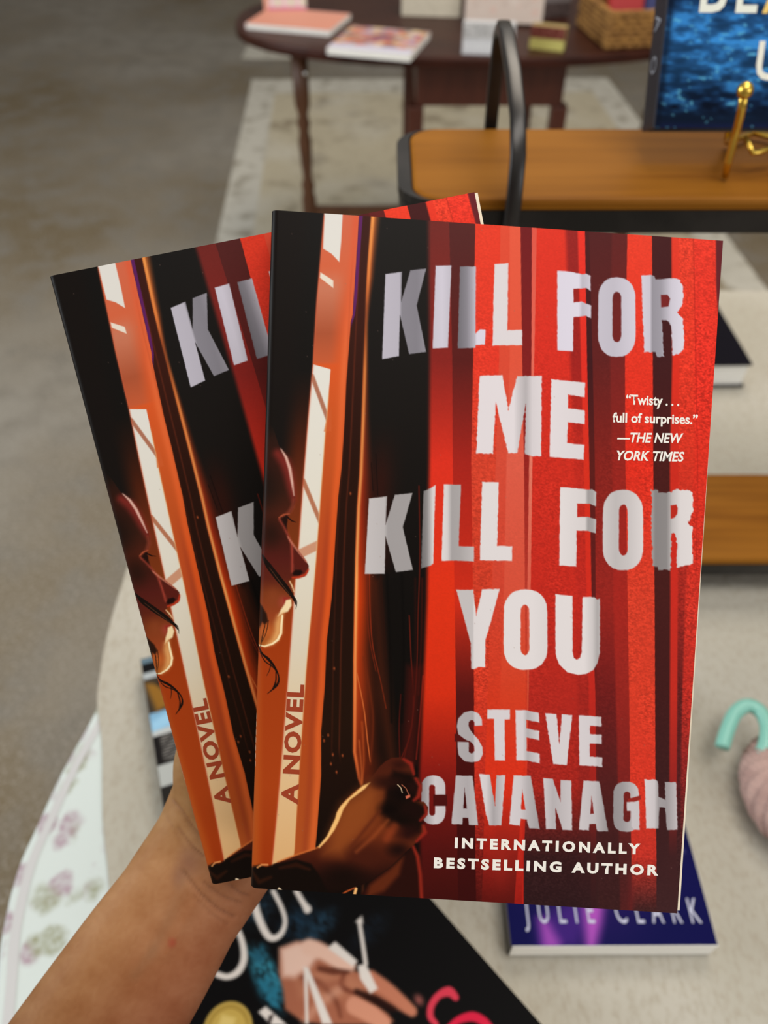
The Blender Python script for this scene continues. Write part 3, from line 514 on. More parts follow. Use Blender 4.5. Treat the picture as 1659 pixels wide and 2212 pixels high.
# ------------------------------------------------------------------ setting: carpet
def slab(name, pts, z0, z1, m, parent=None): return MB().prism(pts, z0, z1).build(name, m, parent)
M_CARPET = mat('carpet', (146, 140, 130), rough=0.95, spec=0.1, noise=[(0.9, (116, 102, 78), 0.40, 0.62, 4), (9, (128, 122, 112), .45, .7, 4), (130, (172, 166, 156), 0.5, 0.8, 4)], bump=(500, 0.5, 0.004))
fl = slab('floor', [(-5,-2.5),(6,-2.5),(6,8.5),(-5,8.5)], -0.05, 0.0, M_CARPET); tag(fl, kind='structure')
M_WALL = mat('painted_plaster', (205, 196, 180), rough=.9)
for nm_, q_ in (('wall_back', (-5,6,8.4,8.5)), ('wall_front', (-5,6,-2.5,-2.4)), ('wall_left', (-5,-4.9,-2.4,8.4)), ('wall_right', (5.9,6,-2.4,8.4))):
    tag(MB().box(q_[0], q_[1], q_[2], q_[3], .0005, 2.9).build(nm_, M_WALL), kind='structure')
M_RUG = mat('faded_rug', (196, 186, 162), rough=0.95, spec=0.08, noise=[(7, (132, 118, 98), 0.52, 0.72, 5), (3, (206, 200, 184), 0.5, 0.75, 3), (45, (150, 138, 118), 0.6, 0.85, 3)], bump=(300, 0.4, 0.003))
M_RUGB = mat('rug_border', (206, 202, 190), rough=0.95, spec=0.08, noise=(14, (150, 142, 126), 0.5, 0.75, 4), bump=(300, 0.4, 0.003))
def rug(label, c, pfield, pborder):
    r = empty('area_rug', Vector(((c[0][0]+c[2][0])/2, (c[0][1]+c[2][1])/2, 0)), label, 'rug'); o = Vector(r.location)
    cc = [Vector((p[0]-o.x, p[1]-o.y, 0)) for p in c]; mid = sum(cc, Vector())/4
    slab('border', [p.xy for p in cc], 0.0006, 0.008, M_RUGB, r)
    slab('field', [(mid+(p-mid)*0.86).xy for p in cc], 0.0082, 0.0095, M_RUG, r); return r
g0 = at(545,175,0); g1 = at(1312,172,0); e0 = at(500,380,0); e1 = at(1592,545,0)
def ext(a, b, t): return a+(b-a)*t
lo = ext(g0, e0, 2.6); ro = ext(g1, e1, 1.6)
rug('faded beige patterned rug under the dark wooden drop leaf table', [(lo.x, lo.y), (ro.x, ro.y), (g1.x, g1.y), (g0.x, g0.y)], 0, 0)
h0 = at(522,128,0)
rug('far pale rug glimpsed beyond the left end of the wooden table', [(h0.x, h0.y), (h0.x+2.2, h0.y), (h0.x+2.2, h0.y+1.5), (h0.x+.05, h0.y+1.5)], 0, 0)

# ------------------------------------------------------------------ near table with cloths
TZ = 0.75
M_OAK = mat('oak', (140, 100, 60), rough=0.5, noise=(8, (110, 74, 40), .4, .7, 4, (1, 12, 12)))
left = [(-.236,.90),(-.246,.60),(-.25,.45),(-.249,.40),(-.2455,.365),(-.241,.333),(-.2535,.278),(-.2605,.233),(-.2645,.201),(-.2615,.161),(-.2545,.131),(-.24,.08),(-.21,.02),(-.16,-.04)]
tabout = left+[(-.05,-.10),(.35,-.12),(.80,-.10),(.98,.0),(1.04,.2),(1.04,.7),(.98,.92),(.86,1.0),(-.14,1.0),(-.21,.97)]
def smooth2(p, k=5):
    q = [(a[0], a[1], 0) for a in p]; q = [q[-1]]+q+[q[0], q[1]]; s = spline(q, k); return [(v.x, v.y) for v in s[k:-k]][:-1]
tab2 = smooth2(tabout, 4)
def inset(p, d):
    c = (0.38, 0.45); return [(a-d*(a-c[0])/math.hypot(a-c[0], b-c[1]), b-d*(b-c[1])/math.hypot(a-c[0], b-c[1])) for a, b in p]
tb = empty('display_table', Vector((0.38, 0.45, 0)), 'display table hidden under the floral tablecloth and the linen runner', 'table')
def rel(p, o): return [(a-o[0], b-o[1]) for a, b in p]
slab('tabletop', rel(inset(tab2, .006), (.38,.45)), TZ-0.03, TZ-0.0015, M_OAK, tb)
for sx, sy in ((-.5,-.42),(.5,-.42),(-.5,.42),(.5,.42)):
    MB().box(sx-.03, sx+.03, sy-.03, sy+.03, 0, TZ-0.03, .004).build('leg', M_OAK, tb)
def floral():
    m = mat('floral_cotton', (198, 208, 207), rough=0.9, spec=0.1, bump=(260, 0.25, 0.001)); N = m.node_tree.nodes; L = m.node_tree.links; b = N['Principled BSDF']
    src = b.inputs['Base Color'].links[0].from_socket; tc = N.new('ShaderNodeTexCoord')
    wn = N.new('ShaderNodeTexNoise'); wn.inputs['Scale'].default_value = 90; L.new(tc.outputs['Object'], wn.inputs['Vector'])
    ad = N.new('ShaderNodeVectorMath'); ad.operation = 'MULTIPLY_ADD'; L.new(wn.outputs['Color'], ad.inputs[0]); ad.inputs[1].default_value = (.008,.008,.008); L.new(tc.outputs['Object'], ad.inputs[2])
    cl = N.new('ShaderNodeTexNoise'); cl.inputs['Scale'].default_value = 16; cl.inputs['Detail'].default_value = 1; L.new(tc.outputs['Object'], cl.inputs['Vector'])
    out = src
    for sc, col, lo, hi, r0, r1, flip in ((46, (158,130,146), .43, .50, .0, .48, False), (38, (140,142,114), .53, .47, .0, .46, True)):
        v = N.new('ShaderNodeTexVoronoi'); v.inputs['Scale'].default_value = sc; L.new(ad.outputs[0], v.inputs['Vector'])
        r = N.new('ShaderNodeMapRange'); r.inputs[1].default_value = r1; r.inputs[2].default_value = r1-.16; L.new(v.outputs['Distance'], r.inputs[0])
        c2 = N.new('ShaderNodeMapRange'); c2.inputs[1].default_value = lo; c2.inputs[2].default_value = hi+.0; L.new(cl.outputs['Fac'], c2.inputs[0])
        k = N.new('ShaderNodeMath'); k.operation = 'MULTIPLY'; L.new(r.outputs[0], k.inputs[0]); L.new(c2.outputs[0], k.inputs[1])
        n2 = N.new('ShaderNodeTexNoise'); n2.inputs['Scale'].default_value = 220; L.new(tc.outputs['Object'], n2.inputs['Vector'])
        k2 = N.new('ShaderNodeMath'); k2.operation = 'MULTIPLY'; L.new(k.outputs[0], k2.inputs[0]); L.new(n2.outputs['Fac'], k2.inputs[1])
        k3 = N.new('ShaderNodeMath'); k3.operation = 'MULTIPLY'; L.new(k2.outputs[0], k3.inputs[0]); k3.inputs[1].default_value = 1.25
        mx = N.new('ShaderNodeMix'); mx.data_type = 'RGBA'; L.new(k3.outputs[0], mx.inputs[0]); L.new(out, mx.inputs[6]); mx.inputs[7].default_value = (*lin(col), 1); out = mx.outputs[2]
    L.new(out, b.inputs['Base Color']); return m
M_FLORAL = floral(); M_HEM = mat('cloth_hem', (190, 191, 193), rough=0.9, spec=0.1)
tc_ = empty('tablecloth', Vector((0, 0, TZ)), 'white floral tablecloth with pink roses, curved hem at left edge of table', 'tablecloth')
def cloth(name, outl, z, drop, m, parent, flare=.012, wav=.004, th=.0012):
    mb = MB(); n = len(outl); cx = sum(p[0] for p in outl)/n; cy = sum(p[1] for p in outl)/n
    vs = [(a, b, z) for a, b in outl]; fs = [tuple(range(n))]
    rows = [(0.002, -.0015), (.004, -.006), (.006, -drop*.5), (flare, -drop)]
    for k, (o, dz) in enumerate(rows):
        for i, (a, b) in enumerate(outl):
            t = Vector((outl[(i+1)%n][0]-outl[i-1][0], outl[(i+1)%n][1]-outl[i-1][1])).normalized(); nx, ny = t.y, -t.x
            if nx*(a-cx)+ny*(b-cy) < 0: nx, ny = -nx, -ny
            oo = o+(wav*math.sin(i*1.3) if k > 1 else 0); vs.append((a+nx*oo, b+ny*oo, z+dz))
    for k in range(4):
        for i in range(n): fs.append((k*n+i, k*n+(i+1)%n, (k+1)*n+(i+1)%n, (k+1)*n+i))
    mb.add(vs, fs); o = mb.build(name, m, parent, False)
    return o
cloth('cotton_cloth', tab2, 0.0, 0.16, M_FLORAL, tc_)
# stitched hem band and line just inside the table edge
i1 = inset(tab2, .004); i2 = inset(tab2, .011); i3 = inset(tab2, .0125); i4 = inset(tab2, .0145); n = len(tab2)
hb = MB()
for a_, b_ in ((i1, i2),):
    hb.add([(x, y, .0004) for x, y in a_]+[(x, y, .0004) for x, y in b_], [(k, (k+1)%n, (k+1)%n+n, k+n) for k in range(n)])
hb.build('hem_band', M_HEM, tc_)
M_LINEN = mat('linen', (172, 168, 156), rough=0.95, spec=0.08, noise=[(6, (180, 176, 166), .4, .7, 3), (300, (162, 155, 141), .45, .8, 2, (1, .5, 1))], bump=(40, 0.35, 0.006, (1, 1.6, 1)))
lin_out = [(-.150,.05),(-.195,.187),(-.213,.238),(-.228,.295),(-.2425,.336),(-.2475,.366),(-.251,.40),(-.252,.45),(-.248,.60),(-.238,.90),(-.21,.975),(-.12,1.004),(.5,1.006),(.86,1.006),(.985,.924),(1.046,.7),(1.046,.2),(.98,-.004),(.80,-.104),(.35,-.124),(-.05,-.104)]
def linen_surface():
    # gently creased cloth: triangulated sheet with relief, small drop at the outer edge
    b = bmesh.new(); vs = [b.verts.new((x, y, 0)) for x, y in smooth2(lin_out, 4)]; f = b.faces.new(vs)
    f.normal_update()
    if f.normal.z < 0: f.normal_flip()
    bmesh.ops.triangulate(b, faces=[f])
    for ax in range(2):
        for k in np.arange(-.3, 1.05, .024):
            bmesh.ops.bisect_plane(b, geom=b.verts[:]+b.edges[:]+b.faces[:], plane_co=(k, k, 0), plane_no=((1,0,0),(0,1,0))[ax])
    rx = random.Random(3)
    for v in b.verts:
        x, y = v.co.x, v.co.y
        v.co.z = .0012+.0011*(1+math.sin(x*19+y*7+1.2*math.sin(y*11)))*.5+.0007*(1+math.sin(x*5-y*31))*.5
    for f in b.faces: f.smooth = True
    bd = [e for e in b.edges if e.is_boundary]
    for e in bd: e.smooth = False
    ret = bmesh.ops.extrude_edge_only(b, edges=bd)
    for v in [g for g in ret['geom'] if isinstance(g, bmesh.types.BMVert)]:
        k = max(min((-.229-v.co.x)/.012, 1), min((v.co.y-.97)/.03, 1), min((v.co.x-.95)/.03, 1), min((-.07-v.co.y)/.03, 1), 0); k = k*k*(3-2*k)
        dx, dy = v.co.x-.38, v.co.y-.45; l = math.hypot(dx, dy)
        v.co.x += dx/l*(.0006+.012*k); v.co.y += dy/l*(.0006+.012*k); v.co.z = .0003*(1-k)+(v.co.z-.07)*k
    me = bpy.data.meshes.new('linen_runner'); b.to_mesh(me); b.free(); return me
ln = link('linen_runner', linen_surface(), M_LINEN); ln.location.z = TZ+.0009
tag(ln, 'cream linen cloth spread over the floral tablecloth under the books', 'tablecloth')
LZ0 = TZ+.0045

# ------------------------------------------------------------------ generic printed book: local x right, y up, origin top-left of front cover
def book(label, group, M, W, H, T, paint_fn, nx=120, ny=180, pagemat=None, hard=False, base=(20,18,20), letters=(), back=None, over=0.0, name='book'):
    root = empty(name, M, label, 'book', group)
    u, v = np.meshgrid(np.linspace(0, 1, nx), np.linspace(0, 1, ny)); u = u.ravel(); v = v.ravel()
    P = np.stack([u*W, -v*H, 0*u], -1); K = Canvas(u*W*1000, v*H*1000, base)      # sheet in millimetres from top-left
    paint_fn(K); ev, ef, ec = [], [], []; n0 = nx*ny
    for txt, a, b, cap, col, kw in letters:
        vv, ff = text2d(txt, kw.get('bold', .01), kw.get('shear', 0), kw.get('space', 1.0)); a = np.array(a, float); b = np.array(b, float)
        dx = (b-a)/vv[:, 0].max(); nn = np.array([dx[1], -dx[0]]); nn = nn/np.linalg.norm(nn)*cap; p = a+vv[:, :1]*dx+vv[:, 1:]*nn
        o = n0+len(ev); ev += np.stack([p[:, 0]/1000, -p[:, 1]/1000, np.full(len(p), .0002)], -1).tolist(); ec += [col]*len(p); ef += [tuple(q+o for q in t) for t in ff]
    ct = .0022 if hard else .0004; nb = n0+len(ev); g = lambda r, c: r*nx+c
    q = [g(0,0), g(0,nx-1), g(ny-1,nx-1), g(ny-1,0)]; ev += [(P[k][0], P[k][1], -ct) for k in q]; ec += [base]*4
    ef += [(nb, nb+1, nb+2, nb+3)]+[(q[k], q[(k+1)%4], nb+(k+1)%4, nb+k) for k in range(4)]
    me = grid_mesh('front_cover', P, nx, ny, ev, ef); set_ink(me, np.vstack([K.C, np.array(ec, float).reshape(-1,3)]), .92)
    link('front_cover', me, M_PRINT_SATIN, root)
    bm_ = back or M_DARKBOARD
    MB().box(0, W, -H, 0, -T, -T+ct).build('back_cover', bm_, root)
    MB().box(-.0004 if not hard else -.0012, .0008, -H, 0, -T, -.0002).build('spine', bm_, root)
    i = .003 if hard else -.0004
    MB().box(.0012, W-i, -H+i, -i, -T+ct+.0001, -ct-.0001).build('page_block', pagemat or M_PAGEW, root)
    return root
def flat_pose(origin, xdir):
    x = Vector((xdir[0], xdir[1], 0)).normalized(); y = Vector((-x.y, x.x, 0)); M = Matrix.Identity(4)
    for i in range(3): M[i][0] = x[i]; M[i][1] = y[i]; M[i][2] = (0,0,1)[i]; M[i][3] = origin[i]
    return M
# navy paperback lower right
TN = .021; zt = LZ0+TN
bl = at(1104,2043,zt); brr = at(1551,2041,zt); Wn = (brr-bl).length; Hn = .206; xd = brr-bl; yd = Vector((-xd.y, xd.x, 0)).normalized()
def p_navy(K):
    K.C[:] = (24, 26, 92)
    x0, y0 = Wn*1000, Hn*1000
    K.C[:] = vgrad([(0,(8,9,30)),(y0*.45,(10,11,44)),(y0*.75,(15,15,72)),(y0,(14,14,70))])(K.X, K.Y)
    K.blob((x0*.42, y0-40), (60, 60), (44, 24, 92), .8)
    K.poly([(x0*.36,y0-30),(x0*.44,y0-30),(x0*.40,y0-14),(x0*.32,y0+2),(x0*.14,y0+2),(x0*.14,y0-14),(x0*.2,y0-20)], (70, 36, 126), 8, .8)
    K.stroke([(x0-26,y0-60),(x0-7,y0-60)], 1.4, (104,104,150), 2.5, .7)
    K.poly([(x0*.15,y0-16),(x0*.19,y0-16),(x0*.24,y0-2),(x0*.23,y0+4),(x0*.15,y0+4)], (156, 74, 176), 5, .9)
    K.poly([(x0*.38,y0-24),(x0*.5,y0-30),(x0*.46,y0-14),(x0*.40,y0+4),(x0*.36,y0+2),(x0*.37,y0-10)], (180, 84, 190), 5, .9)
    K.blob((x0*.75, y0-60), (30,40), (24,24,100), .6)
yb = Hn*1000
book('navy and purple paperback lying on the linen at lower right, silver author lettering', None, flat_pose(bl+yd*Hn, xd), Wn, Hn, TN, p_navy, base=(22,24,80),
     letters=[('JULIE CLARK', (11.0, yb-13.5), (Wn*1000-6.5, yb-13.0), 16.5, (196, 198, 220), dict(bold=.0, space=1.9))])
# black book bottom centre
TB = .024; zt = LZ0+TB; e1_ = at(935,1945,zt); e2_ = at(1170,2212,zt); dn = (e2_-e1_).normalized(); xdir = Vector((-dn.y, dn.x, 0)); 
Wb, Hb = .163, .236
tr = e1_-dn*.088; tl = tr-xdir*Wb
MBK = flat_pose(tl, xdir)
MBKi = MBK.inverted()
def on_book(px, py, Mi=None, z=None):
    p = (Mi or MBKi) @ at(px, py, z or zt); return (p.x*1000, -p.y*1000)
def strk(K, pts, wd, col, soft=1.0, alpha=1.0, k=6):
    q = spline([(a, b, 0) for a, b in [on_book(*p) for p in pts]], k); wd = np.interp(np.linspace(0,1,len(q)), np.linspace(0,1,len(wd)), wd) if hasattr(wd, '__len__') else wd
    K.stroke([(v.x, v.y) for v in q], wd, col, soft, alpha)
def pol(K, pts, col, soft=.8, alpha=1.0): K.poly([on_book(*p) for p in pts], col, soft, alpha)
def p_black(K):
    K.C[:] = (13, 12, 13)
    tx = vnoise(K.X/1.2, K.Y/2.5)*.6+vnoise(K.X/4, K.Y/5)*.4
    for c, r, col, a in [((575,2100),(9,24),(52,128,150),1),((582,2140),(8,18),(40,110,135),1),((560,2060),(8,8),(36,90,112),.8),((690,2000),(18,10),(36,66,88),.7),((640,1990),(18,14),(28,50,68),.7),((560,1960),(18,14),(30,48,62),.7),((800,2010),(20,10),(22,30,40),.6)]:
        cc = on_book(*c); i = K.sel([(cc[0]-r[0], cc[1]-r[1]), (cc[0]+r[0], cc[1]+r[1])], 1)
        q = sm(1.15-np.hypot((K.X[i]-cc[0])/r[0], (K.Y[i]-cc[1])/r[1])); K.put(i, np.clip(q*1.5*a*(tx[i]*1.5-.15), 0, 1), col)
    # open palm
    pol(K, [(604,2048),(640,2034),(690,2034),(715,2050),(740,2068),(766,2080),(764,2095),(745,2098),(720,2092),(770,2098),(800,2112),(840,2138),(880,2168),(898,2190),(878,2190),(850,2176),(815,2155),(780,2148),(806,2166),(838,2190),(850,2206),(835,2214),(700,2214),(650,2205),(616,2180),(612,2140),(602,2100)], (162,98,74), 1.6)
    pol(K, [(640,2112),(690,2094),(760,2104),(800,2130),(770,2150),(700,2160),(650,2150)], (184,122,94), 5, .8)
    strk(K, [(650,2110),(690,2124),(724,2160),(736,2196)], [1,1.6,1.4,.8], (110,56,40), 1.8, .8)
    strk(K, [(745,2100),(738,2130),(772,2148)], [1,1.6,1], (104,50,36), 1.6, .8)
    pol(K, [(606,2050),(640,2036),(680,2037),(690,2060),(670,2090),(636,2112),(610,2110)], (226,190,174), 3)
    strk(K, [(668,2046),(700,2058),(735,2080),(758,2086)], [5,4.5,4,3], (224,184,166), 2)
    strk(K, [(690,2092),(720,2098),(752,2100)], [1.5,2,1], (84,40,28), 1.5, .8)
    strk(K, [(800,2115),(840,2140),(890,2184)], [5,4,3], (188,118,92), 1.5); strk(K, [(765,2172),(800,2190),(830,2212)], [5,5,4], (206,142,116), 1.5)
    strk(K, [(770,2142),(810,2160),(850,2180)], [1.5,2.5,1.5], (40,18,14), 1.5, .9)
    strk(K, [(655,2120),(700,2130),(740,2120)], [2,2.5,2], (150,88,66), 3, .7); strk(K, [(660,2205),(690,2170),(730,2140)], [2,2.5,2], (204,150,126), 3, .7)
    c = on_book(905,2160); K.blob(c, (4.5,6), (150,84,78), .9)
    # cream title strokes
    cr = (222, 214, 208)
    strk(K, [(545,1930),(556,1975),(574,2015),(590,2027),(608,2016),(616,1990),(608,1960),(590,1925)], [2.4,2.4,2.2,1.9,1.7,1.4,1.4,1.4], cr, .8)
    strk(K, [(505,1990),(522,2030),(527,2070),(515,2098),(492,2110),(470,2105)], [1.4,1.8,2.2,2.2,1.7,1.7], cr, .8)
    strk(K, [(640,1925),(656,1952),(664,1964)], [1.6,1.8,2.6], cr, .8)
    strk(K, [(776,1990),(784,2040),(790,2082)], [1.2,1.2,1.2], cr, .7); pol(K, [(768,1992),(782,1978),(784,1996)], cr)
    pol(K, [(708,2048),(724,2034),(772,2076),(762,2088)], cr); pol(K, [(773,2086),(790,2082),(816,2136),(800,2146),(778,2114)], cr)
    pol(K, [(656,2090),(664,2092),(666,2212),(660,2212)], cr, .6); pol(K, [(655,2088),(666,2090),(718,2212),(696,2212)], cr)
    pol(K, [(558,2186),(574,2174),(620,2214),(586,2214)], cr); pol(K, [(580,2195),(592,2190),(584,2214),(578,2214)], (60,50,48))
    # red script S
    strk(K, [(984,2154),(970,2142),(948,2150),(932,2172),(930,2196),(942,2212)], [2,2.8,2,2,2,1.5], (206,58,78), .7)
    strk(K, [(968,2222),(990,2204),(1020,2196),(1044,2206),(1060,2225)], [1.5,2,2.6,2.6,2.6], (206,34,66), .7)
    # gold seal
    c = on_book(492,2225); K.poly([(c[0]+15*math.cos(t*.2), c[1]+15*math.sin(t*.2)) for t in range(32)], (196,166,84), .8)
    for rr in (13, 11.6): K.stroke([(c[0]+rr*math.cos(t*.2), c[1]+rr*math.sin(t*.2)) for t in range(33)], .35, (150,120,50), .4)
    K.poly([(c[0]-6,c[1]-4),(c[0]+2,c[1]-9),(c[0]+7,c[1]-2),(c[0],c[1]+4)], (220,194,116), 1.5)
book('black book at bottom edge with an open palm, cream title strokes and gold seal', None, MBK, Wb, Hb, TB, p_black, nx=230, ny=340, base=(14,13,14), pagemat=M_PAGE)
# photo-covered board book left of the wrist
TP = .02; zp = LZ0+TP; q0 = at(304,1424,zp); q1 = at(352,1732,zp); dnp = (q1-q0).normalized(); xp = Vector((-dnp.y, dnp.x, 0)); MP = flat_pose(q0, xp)
Lq = (q1-q0).length*1000; MPi = MP.inverted()
def p_photo(K):
    f = lambda py: on_book(310+(py-1430)*.155, py, MPi, zp)[1]
    rows = [(1424,(96,118,132)),(1434,(22,22,24)),(1455,(168,176,180)),(1468,(60,52,44)),(1542,(124,170,204)),(1578,(186,190,190)),(1592,(30,28,28)),(1655,(176,180,178)),(1700,(40,38,36))]
    for y, c in rows: 
        i = np.where(K.Y >= f(y)-.1)[0]; K.C[i] = c
    K.poly([(0,f(1475)),(20,f(1490)),(24,f(1530)),(6,f(1540))], (138,98,40), 3); K.poly([(8,f(1480)),(12,f(1478)),(26,f(1525)),(22,f(1530))], (40,34,30), 2)
    K.poly([(0,f(1560)),(14,f(1548)),(30,f(1570)),(0,f(1580))], (150,196,226), 3)
    for k in range(9): K.stroke([(6,f(1597+k*6)),(26,f(1597+k*6)-1.5)], .35, (196,192,186), .4, .8)
book('glossy book with blue, black and gold picture bands left of the wrist', None, MP, .115, max(.158, Lq/1000+.01), TP, p_photo, nx=80, ny=180, base=(40,38,36))
# dark hardback at the far side of the table
TD = .034; zd = LZ0+TD; c0 = at(1621,790,zd)
def p_dark(K):
    K.C[:] = (18, 16, 24); K.blob((75, 150), (22,16), (190,84,30), .9); K.blob((60,120),(30,30),(90,40,24),.6)
book('black hardback on far side of the table, white page edges showing', None, flat_pose(Vector((c0.x-.15, c0.y+.20, zd)), (1,.02)), .15, .20, TD, p_dark, nx=50, ny=70, hard=True)

# ------------------------------------------------------------------ two-tier stand
M_WOOD = mat('honey_wood', (130, 82, 22), rough=0.45, spec=0.06, noise=[(5, (108, 64, 14), .42, .72, 5, (1.2, 20, 20)), (2, (142, 92, 30), .45, .7, 2, (1, 6, 6))], bump=(9, .08, .001, (1, 30, 30)))
M_IRON = mat('black_iron', (24, 22, 22), rough=0.3, spec=0.5, metal=.3, noise=(30, (44, 41, 40), .4, .7))
SX0, SX1, SY0, SY1 = .0175, .50, .452, .566
st = empty('tiered_stand', Vector((0, 0, TZ+.003)), 'two-tier wooden shelf stand with black iron frame standing on the linen', 'display stand')
zb0 = TZ+.003
def rrect(x0, x1, y0, y1, r, k=6):
    o = []
    for cx, cy, a0 in ((x1-r,y1-r,0),(x0+r,y1-r,90),(x0+r,y0+r,180),(x1-r,y0+r,270)):
        for j in range(k+1):
            a = math.radians(a0+90*j/k); o.append((cx+r*math.cos(a), cy+r*math.sin(a)))
    return o
def bevel_prism(outl, z0, z1, b):
    c = (sum(p[0] for p in outl)/len(outl), sum(p[1] for p in outl)/len(outl))
    def off(d):
        n = len(outl); o = []
        for i, (x, y) in enumerate(outl):
            t = Vector((outl[(i+1)%n][0]-outl[i-1][0], outl[(i+1)%n][1]-outl[i-1][1])).normalized(); o.append((x-t.y*d, y+t.x*d))
        return o
    return MB().loft([[(x, y, z0) for x, y in outl], [(x, y, z1-b) for x, y in outl], [(x, y, z1-b*.3) for x, y in off(b*.3)], [(x, y, z1) for x, y in off(b)]])
UZ, LZt = 1.133, .803
for nm, ztop in (('upper_shelf', UZ), ('lower_shelf', LZt)):
    sh = bevel_prism(rrect(SX0, SX1, SY0, SY1, .02), ztop-.0065-zb0, ztop-zb0, .0028).build(nm, M_WOOD, st)
    # iron band hugging the ends and running below the front edge
    band = MB(); o_ = rrect(SX0-.008, SX1+.008, SY0-.0005, SY1+.001, .024); i_ = rrect(SX0-.0005, SX1+.0005, SY0+.012, SY1-.012, .017); n = len(o_)
    ztb, zbb = ztop-.007-zb0, ztop-.021-zb0
    band.add([(x,y,zbb) for x,y in o_]+[(x,y,ztb) for x,y in o_]+[(x,y,ztb) for x,y in i_]+[(x,y,zbb) for x,y in i_],
             [(k+a*n, (k+1)%n+a*n, (k+1)%n+((a+1)%4)*n, k+((a+1)%4)*n) for a in range(4) for k in range(n)])
    fr = band.build('frame_band', M_IRON, sh)
    for xe, sgn in ((SX0, -1), (SX1, 1)):
        cap = MB(); ro = [(x, y) for x, y in rrect(SX0-.009, SX1+.009, SY0-.0005, SY1+.0005, .027) if (x < SX0+.022 if sgn < 0 else x > SX1-.022)]
        ri = [(x, y) for x, y in rrect(SX0-.0006, SX1+.0006, SY0+.0002-.001, SY1+.001, .0205) if (x < SX0+.022 if sgn < 0 else x > SX1-.022)]
        m_ = min(len(ro), len(ri)); ro, ri = ro[:m_], ri[:m_]
        za, zc = ztop-.0068-zb0, ztop-.0012-zb0
        vs = [(x,y,za) for x,y in ro]+[(x,y,zc) for x,y in ro]+[(x,y,zc) for x,y in ri]+[(x,y,za) for x,y in ri]
        cap.add(vs, [(k+a*m_, k+1+a*m_, k+1+((a+1)%4)*m_, k+((a+1)%4)*m_) for a in range(4) for k in range(m_-1)]+[(0,m_,2*m_,3*m_),(m_-1,4*m_-1,3*m_-1,2*m_-1)])
        cap.build('end_rim', M_IRON, sh)
for xh in (.0755, .4425):
    path = [(xh,.5745,0),(xh,.5745,1.170-zb0),(xh,.5705,1.188-zb0),(xh,.558,1.197-zb0),(xh,.540,1.1965-zb0),(xh+.0005,.500,1.187-zb0),(xh+.001,.468,1.174-zb0),(xh+.001,.451,1.158-zb0),(xh+.0005,.4435,1.135-zb0),(xh,.4435,1.08-zb0),(xh,.4435,0)]
    MB().tube(path, 1, 16, flat=(.0046, .0032)).build('handle_frame', M_IRON, st, True)
M_BRASS = mat('polished_brass', (222, 186, 84), rough=0.3, metal=1.0)
# blue hardback on a brass easel
ez = empty('book_easel', Vector((.2, .48, UZ)), 'small brass wire easel holding the blue book on the upper shelf', 'easel')
def R_(p): return (p[0]-.2, p[1]-.48, p[2]-UZ)
for k, x0 in enumerate((.2085, .2905)):
    s_ = 1 if k == 0 else -1
    MB().tube([R_(p) for p in [(x0+.0015*s_,.4775,UZ+.0022),(x0+.0006*s_,.4778,UZ+.012),(x0,.478,UZ+.0245),(x0-.001*s_,.4765,UZ+.033),(x0-.004*s_,.4715,UZ+.044),(x0-.006*s_,.4695,UZ+.0515)]], [.0019,.0024,.0024,.0024,.0026,.0024], 12).build('front_prong', M_BRASS, ez, True)
    MB().ball(R_((x0-.0062*s_,.4693,UZ+.054)), .0046).build('ball_finial', M_BRASS, ez, True)
    MB().tube([R_(p) for p in [(x0,.478,UZ+.0215),(x0+.003*s_,.487,UZ+.0195),(x0+.008*s_,.500,UZ+.0165),(x0+.012*s_,.515,UZ+.009),(x0+.018*s_,.528,UZ+.004),(.2495,.545,UZ+.004)]], .0019, 10).build('ledge_wire', M_BRASS, ez, True)
    MB().tube([R_(p) for p in [(x0+.018*s_,.530,UZ+.004),(x0+.022*s_,.5575,UZ+.075),(.2495,.5875,UZ+.13)]], .0019, 10).build('back_wire', M_BRASS, ez, True)
MB().tube([R_(p) for p in [(.2235,.497,UZ+.0185),(.2245,.489,UZ+.016),(.226,.486,UZ+.0135),(.232,.488,UZ+.0135),(.246,.494,UZ+.0165)]], .0017, 10).build('hook_wire', M_BRASS, ez, True)
LEAN = math.radians(26)
bx = Vector((.1668, .4995, UZ+.0235)); up = Vector((0, math.sin(LEAN), math.cos(LEAN))); nz = Vector((0, -math.cos(LEAN), math.sin(LEAN)))
Wu, Hu, TU = .155, .235, .021
yaw = math.radians(0)
MU = Matrix.Identity(4); tlv = bx+up*Hu
for i in range(3): MU[i][0] = (1,0,0)[i]; MU[i][1] = up[i]; MU[i][2] = nz[i]; MU[i][3] = tlv[i]
def p_blue(K):
    hh = Hu*1000; y = K.Y; x = K.X
    K.C[:] = vgrad([(0,(16,30,52)),(hh-75,(24,56,98)),(hh-50,(38,92,150)),(hh-28,(32,78,128)),(hh-14,(18,42,76)),(hh-4,(14,26,46)),(hh,(22,30,66))])(x, y)
    n1 = vnoise(x/11+3, y/3.2)*.5+vnoise(x/5, y/1.6+20)*.35+vnoise(x/2.2+9, y/.9)*.15
    k = np.clip((n1-.5)*5, -1, 1)[:, None]
    amp = sm((hh-3-y)/12)[:, None]
    K.C = K.C+np.where(k > 0, k*np.array([28, 70, 98])*.75, k*np.array([18, 42, 68])*.6)*amp
    sp = (vnoise(x/2.6+50, y/1.0) > .83) & (n1 > .5); K.C[sp] = K.C[sp]*.4+np.array([110, 200, 232])*.6
    K.poly([(0,0),(3,0),(3,hh),(0,hh)], (12,20,36), 2.5, .8)
hh = Hu*1000; MUi = MU.inverted()
def on_pl(px, py):
    a = MUi @ CAM; b = MUi @ ray(px, py, 1.0); t = a.z/(a.z-b.z); q = a+(b-a)*t; return (q.x*1000, -q.y*1000)
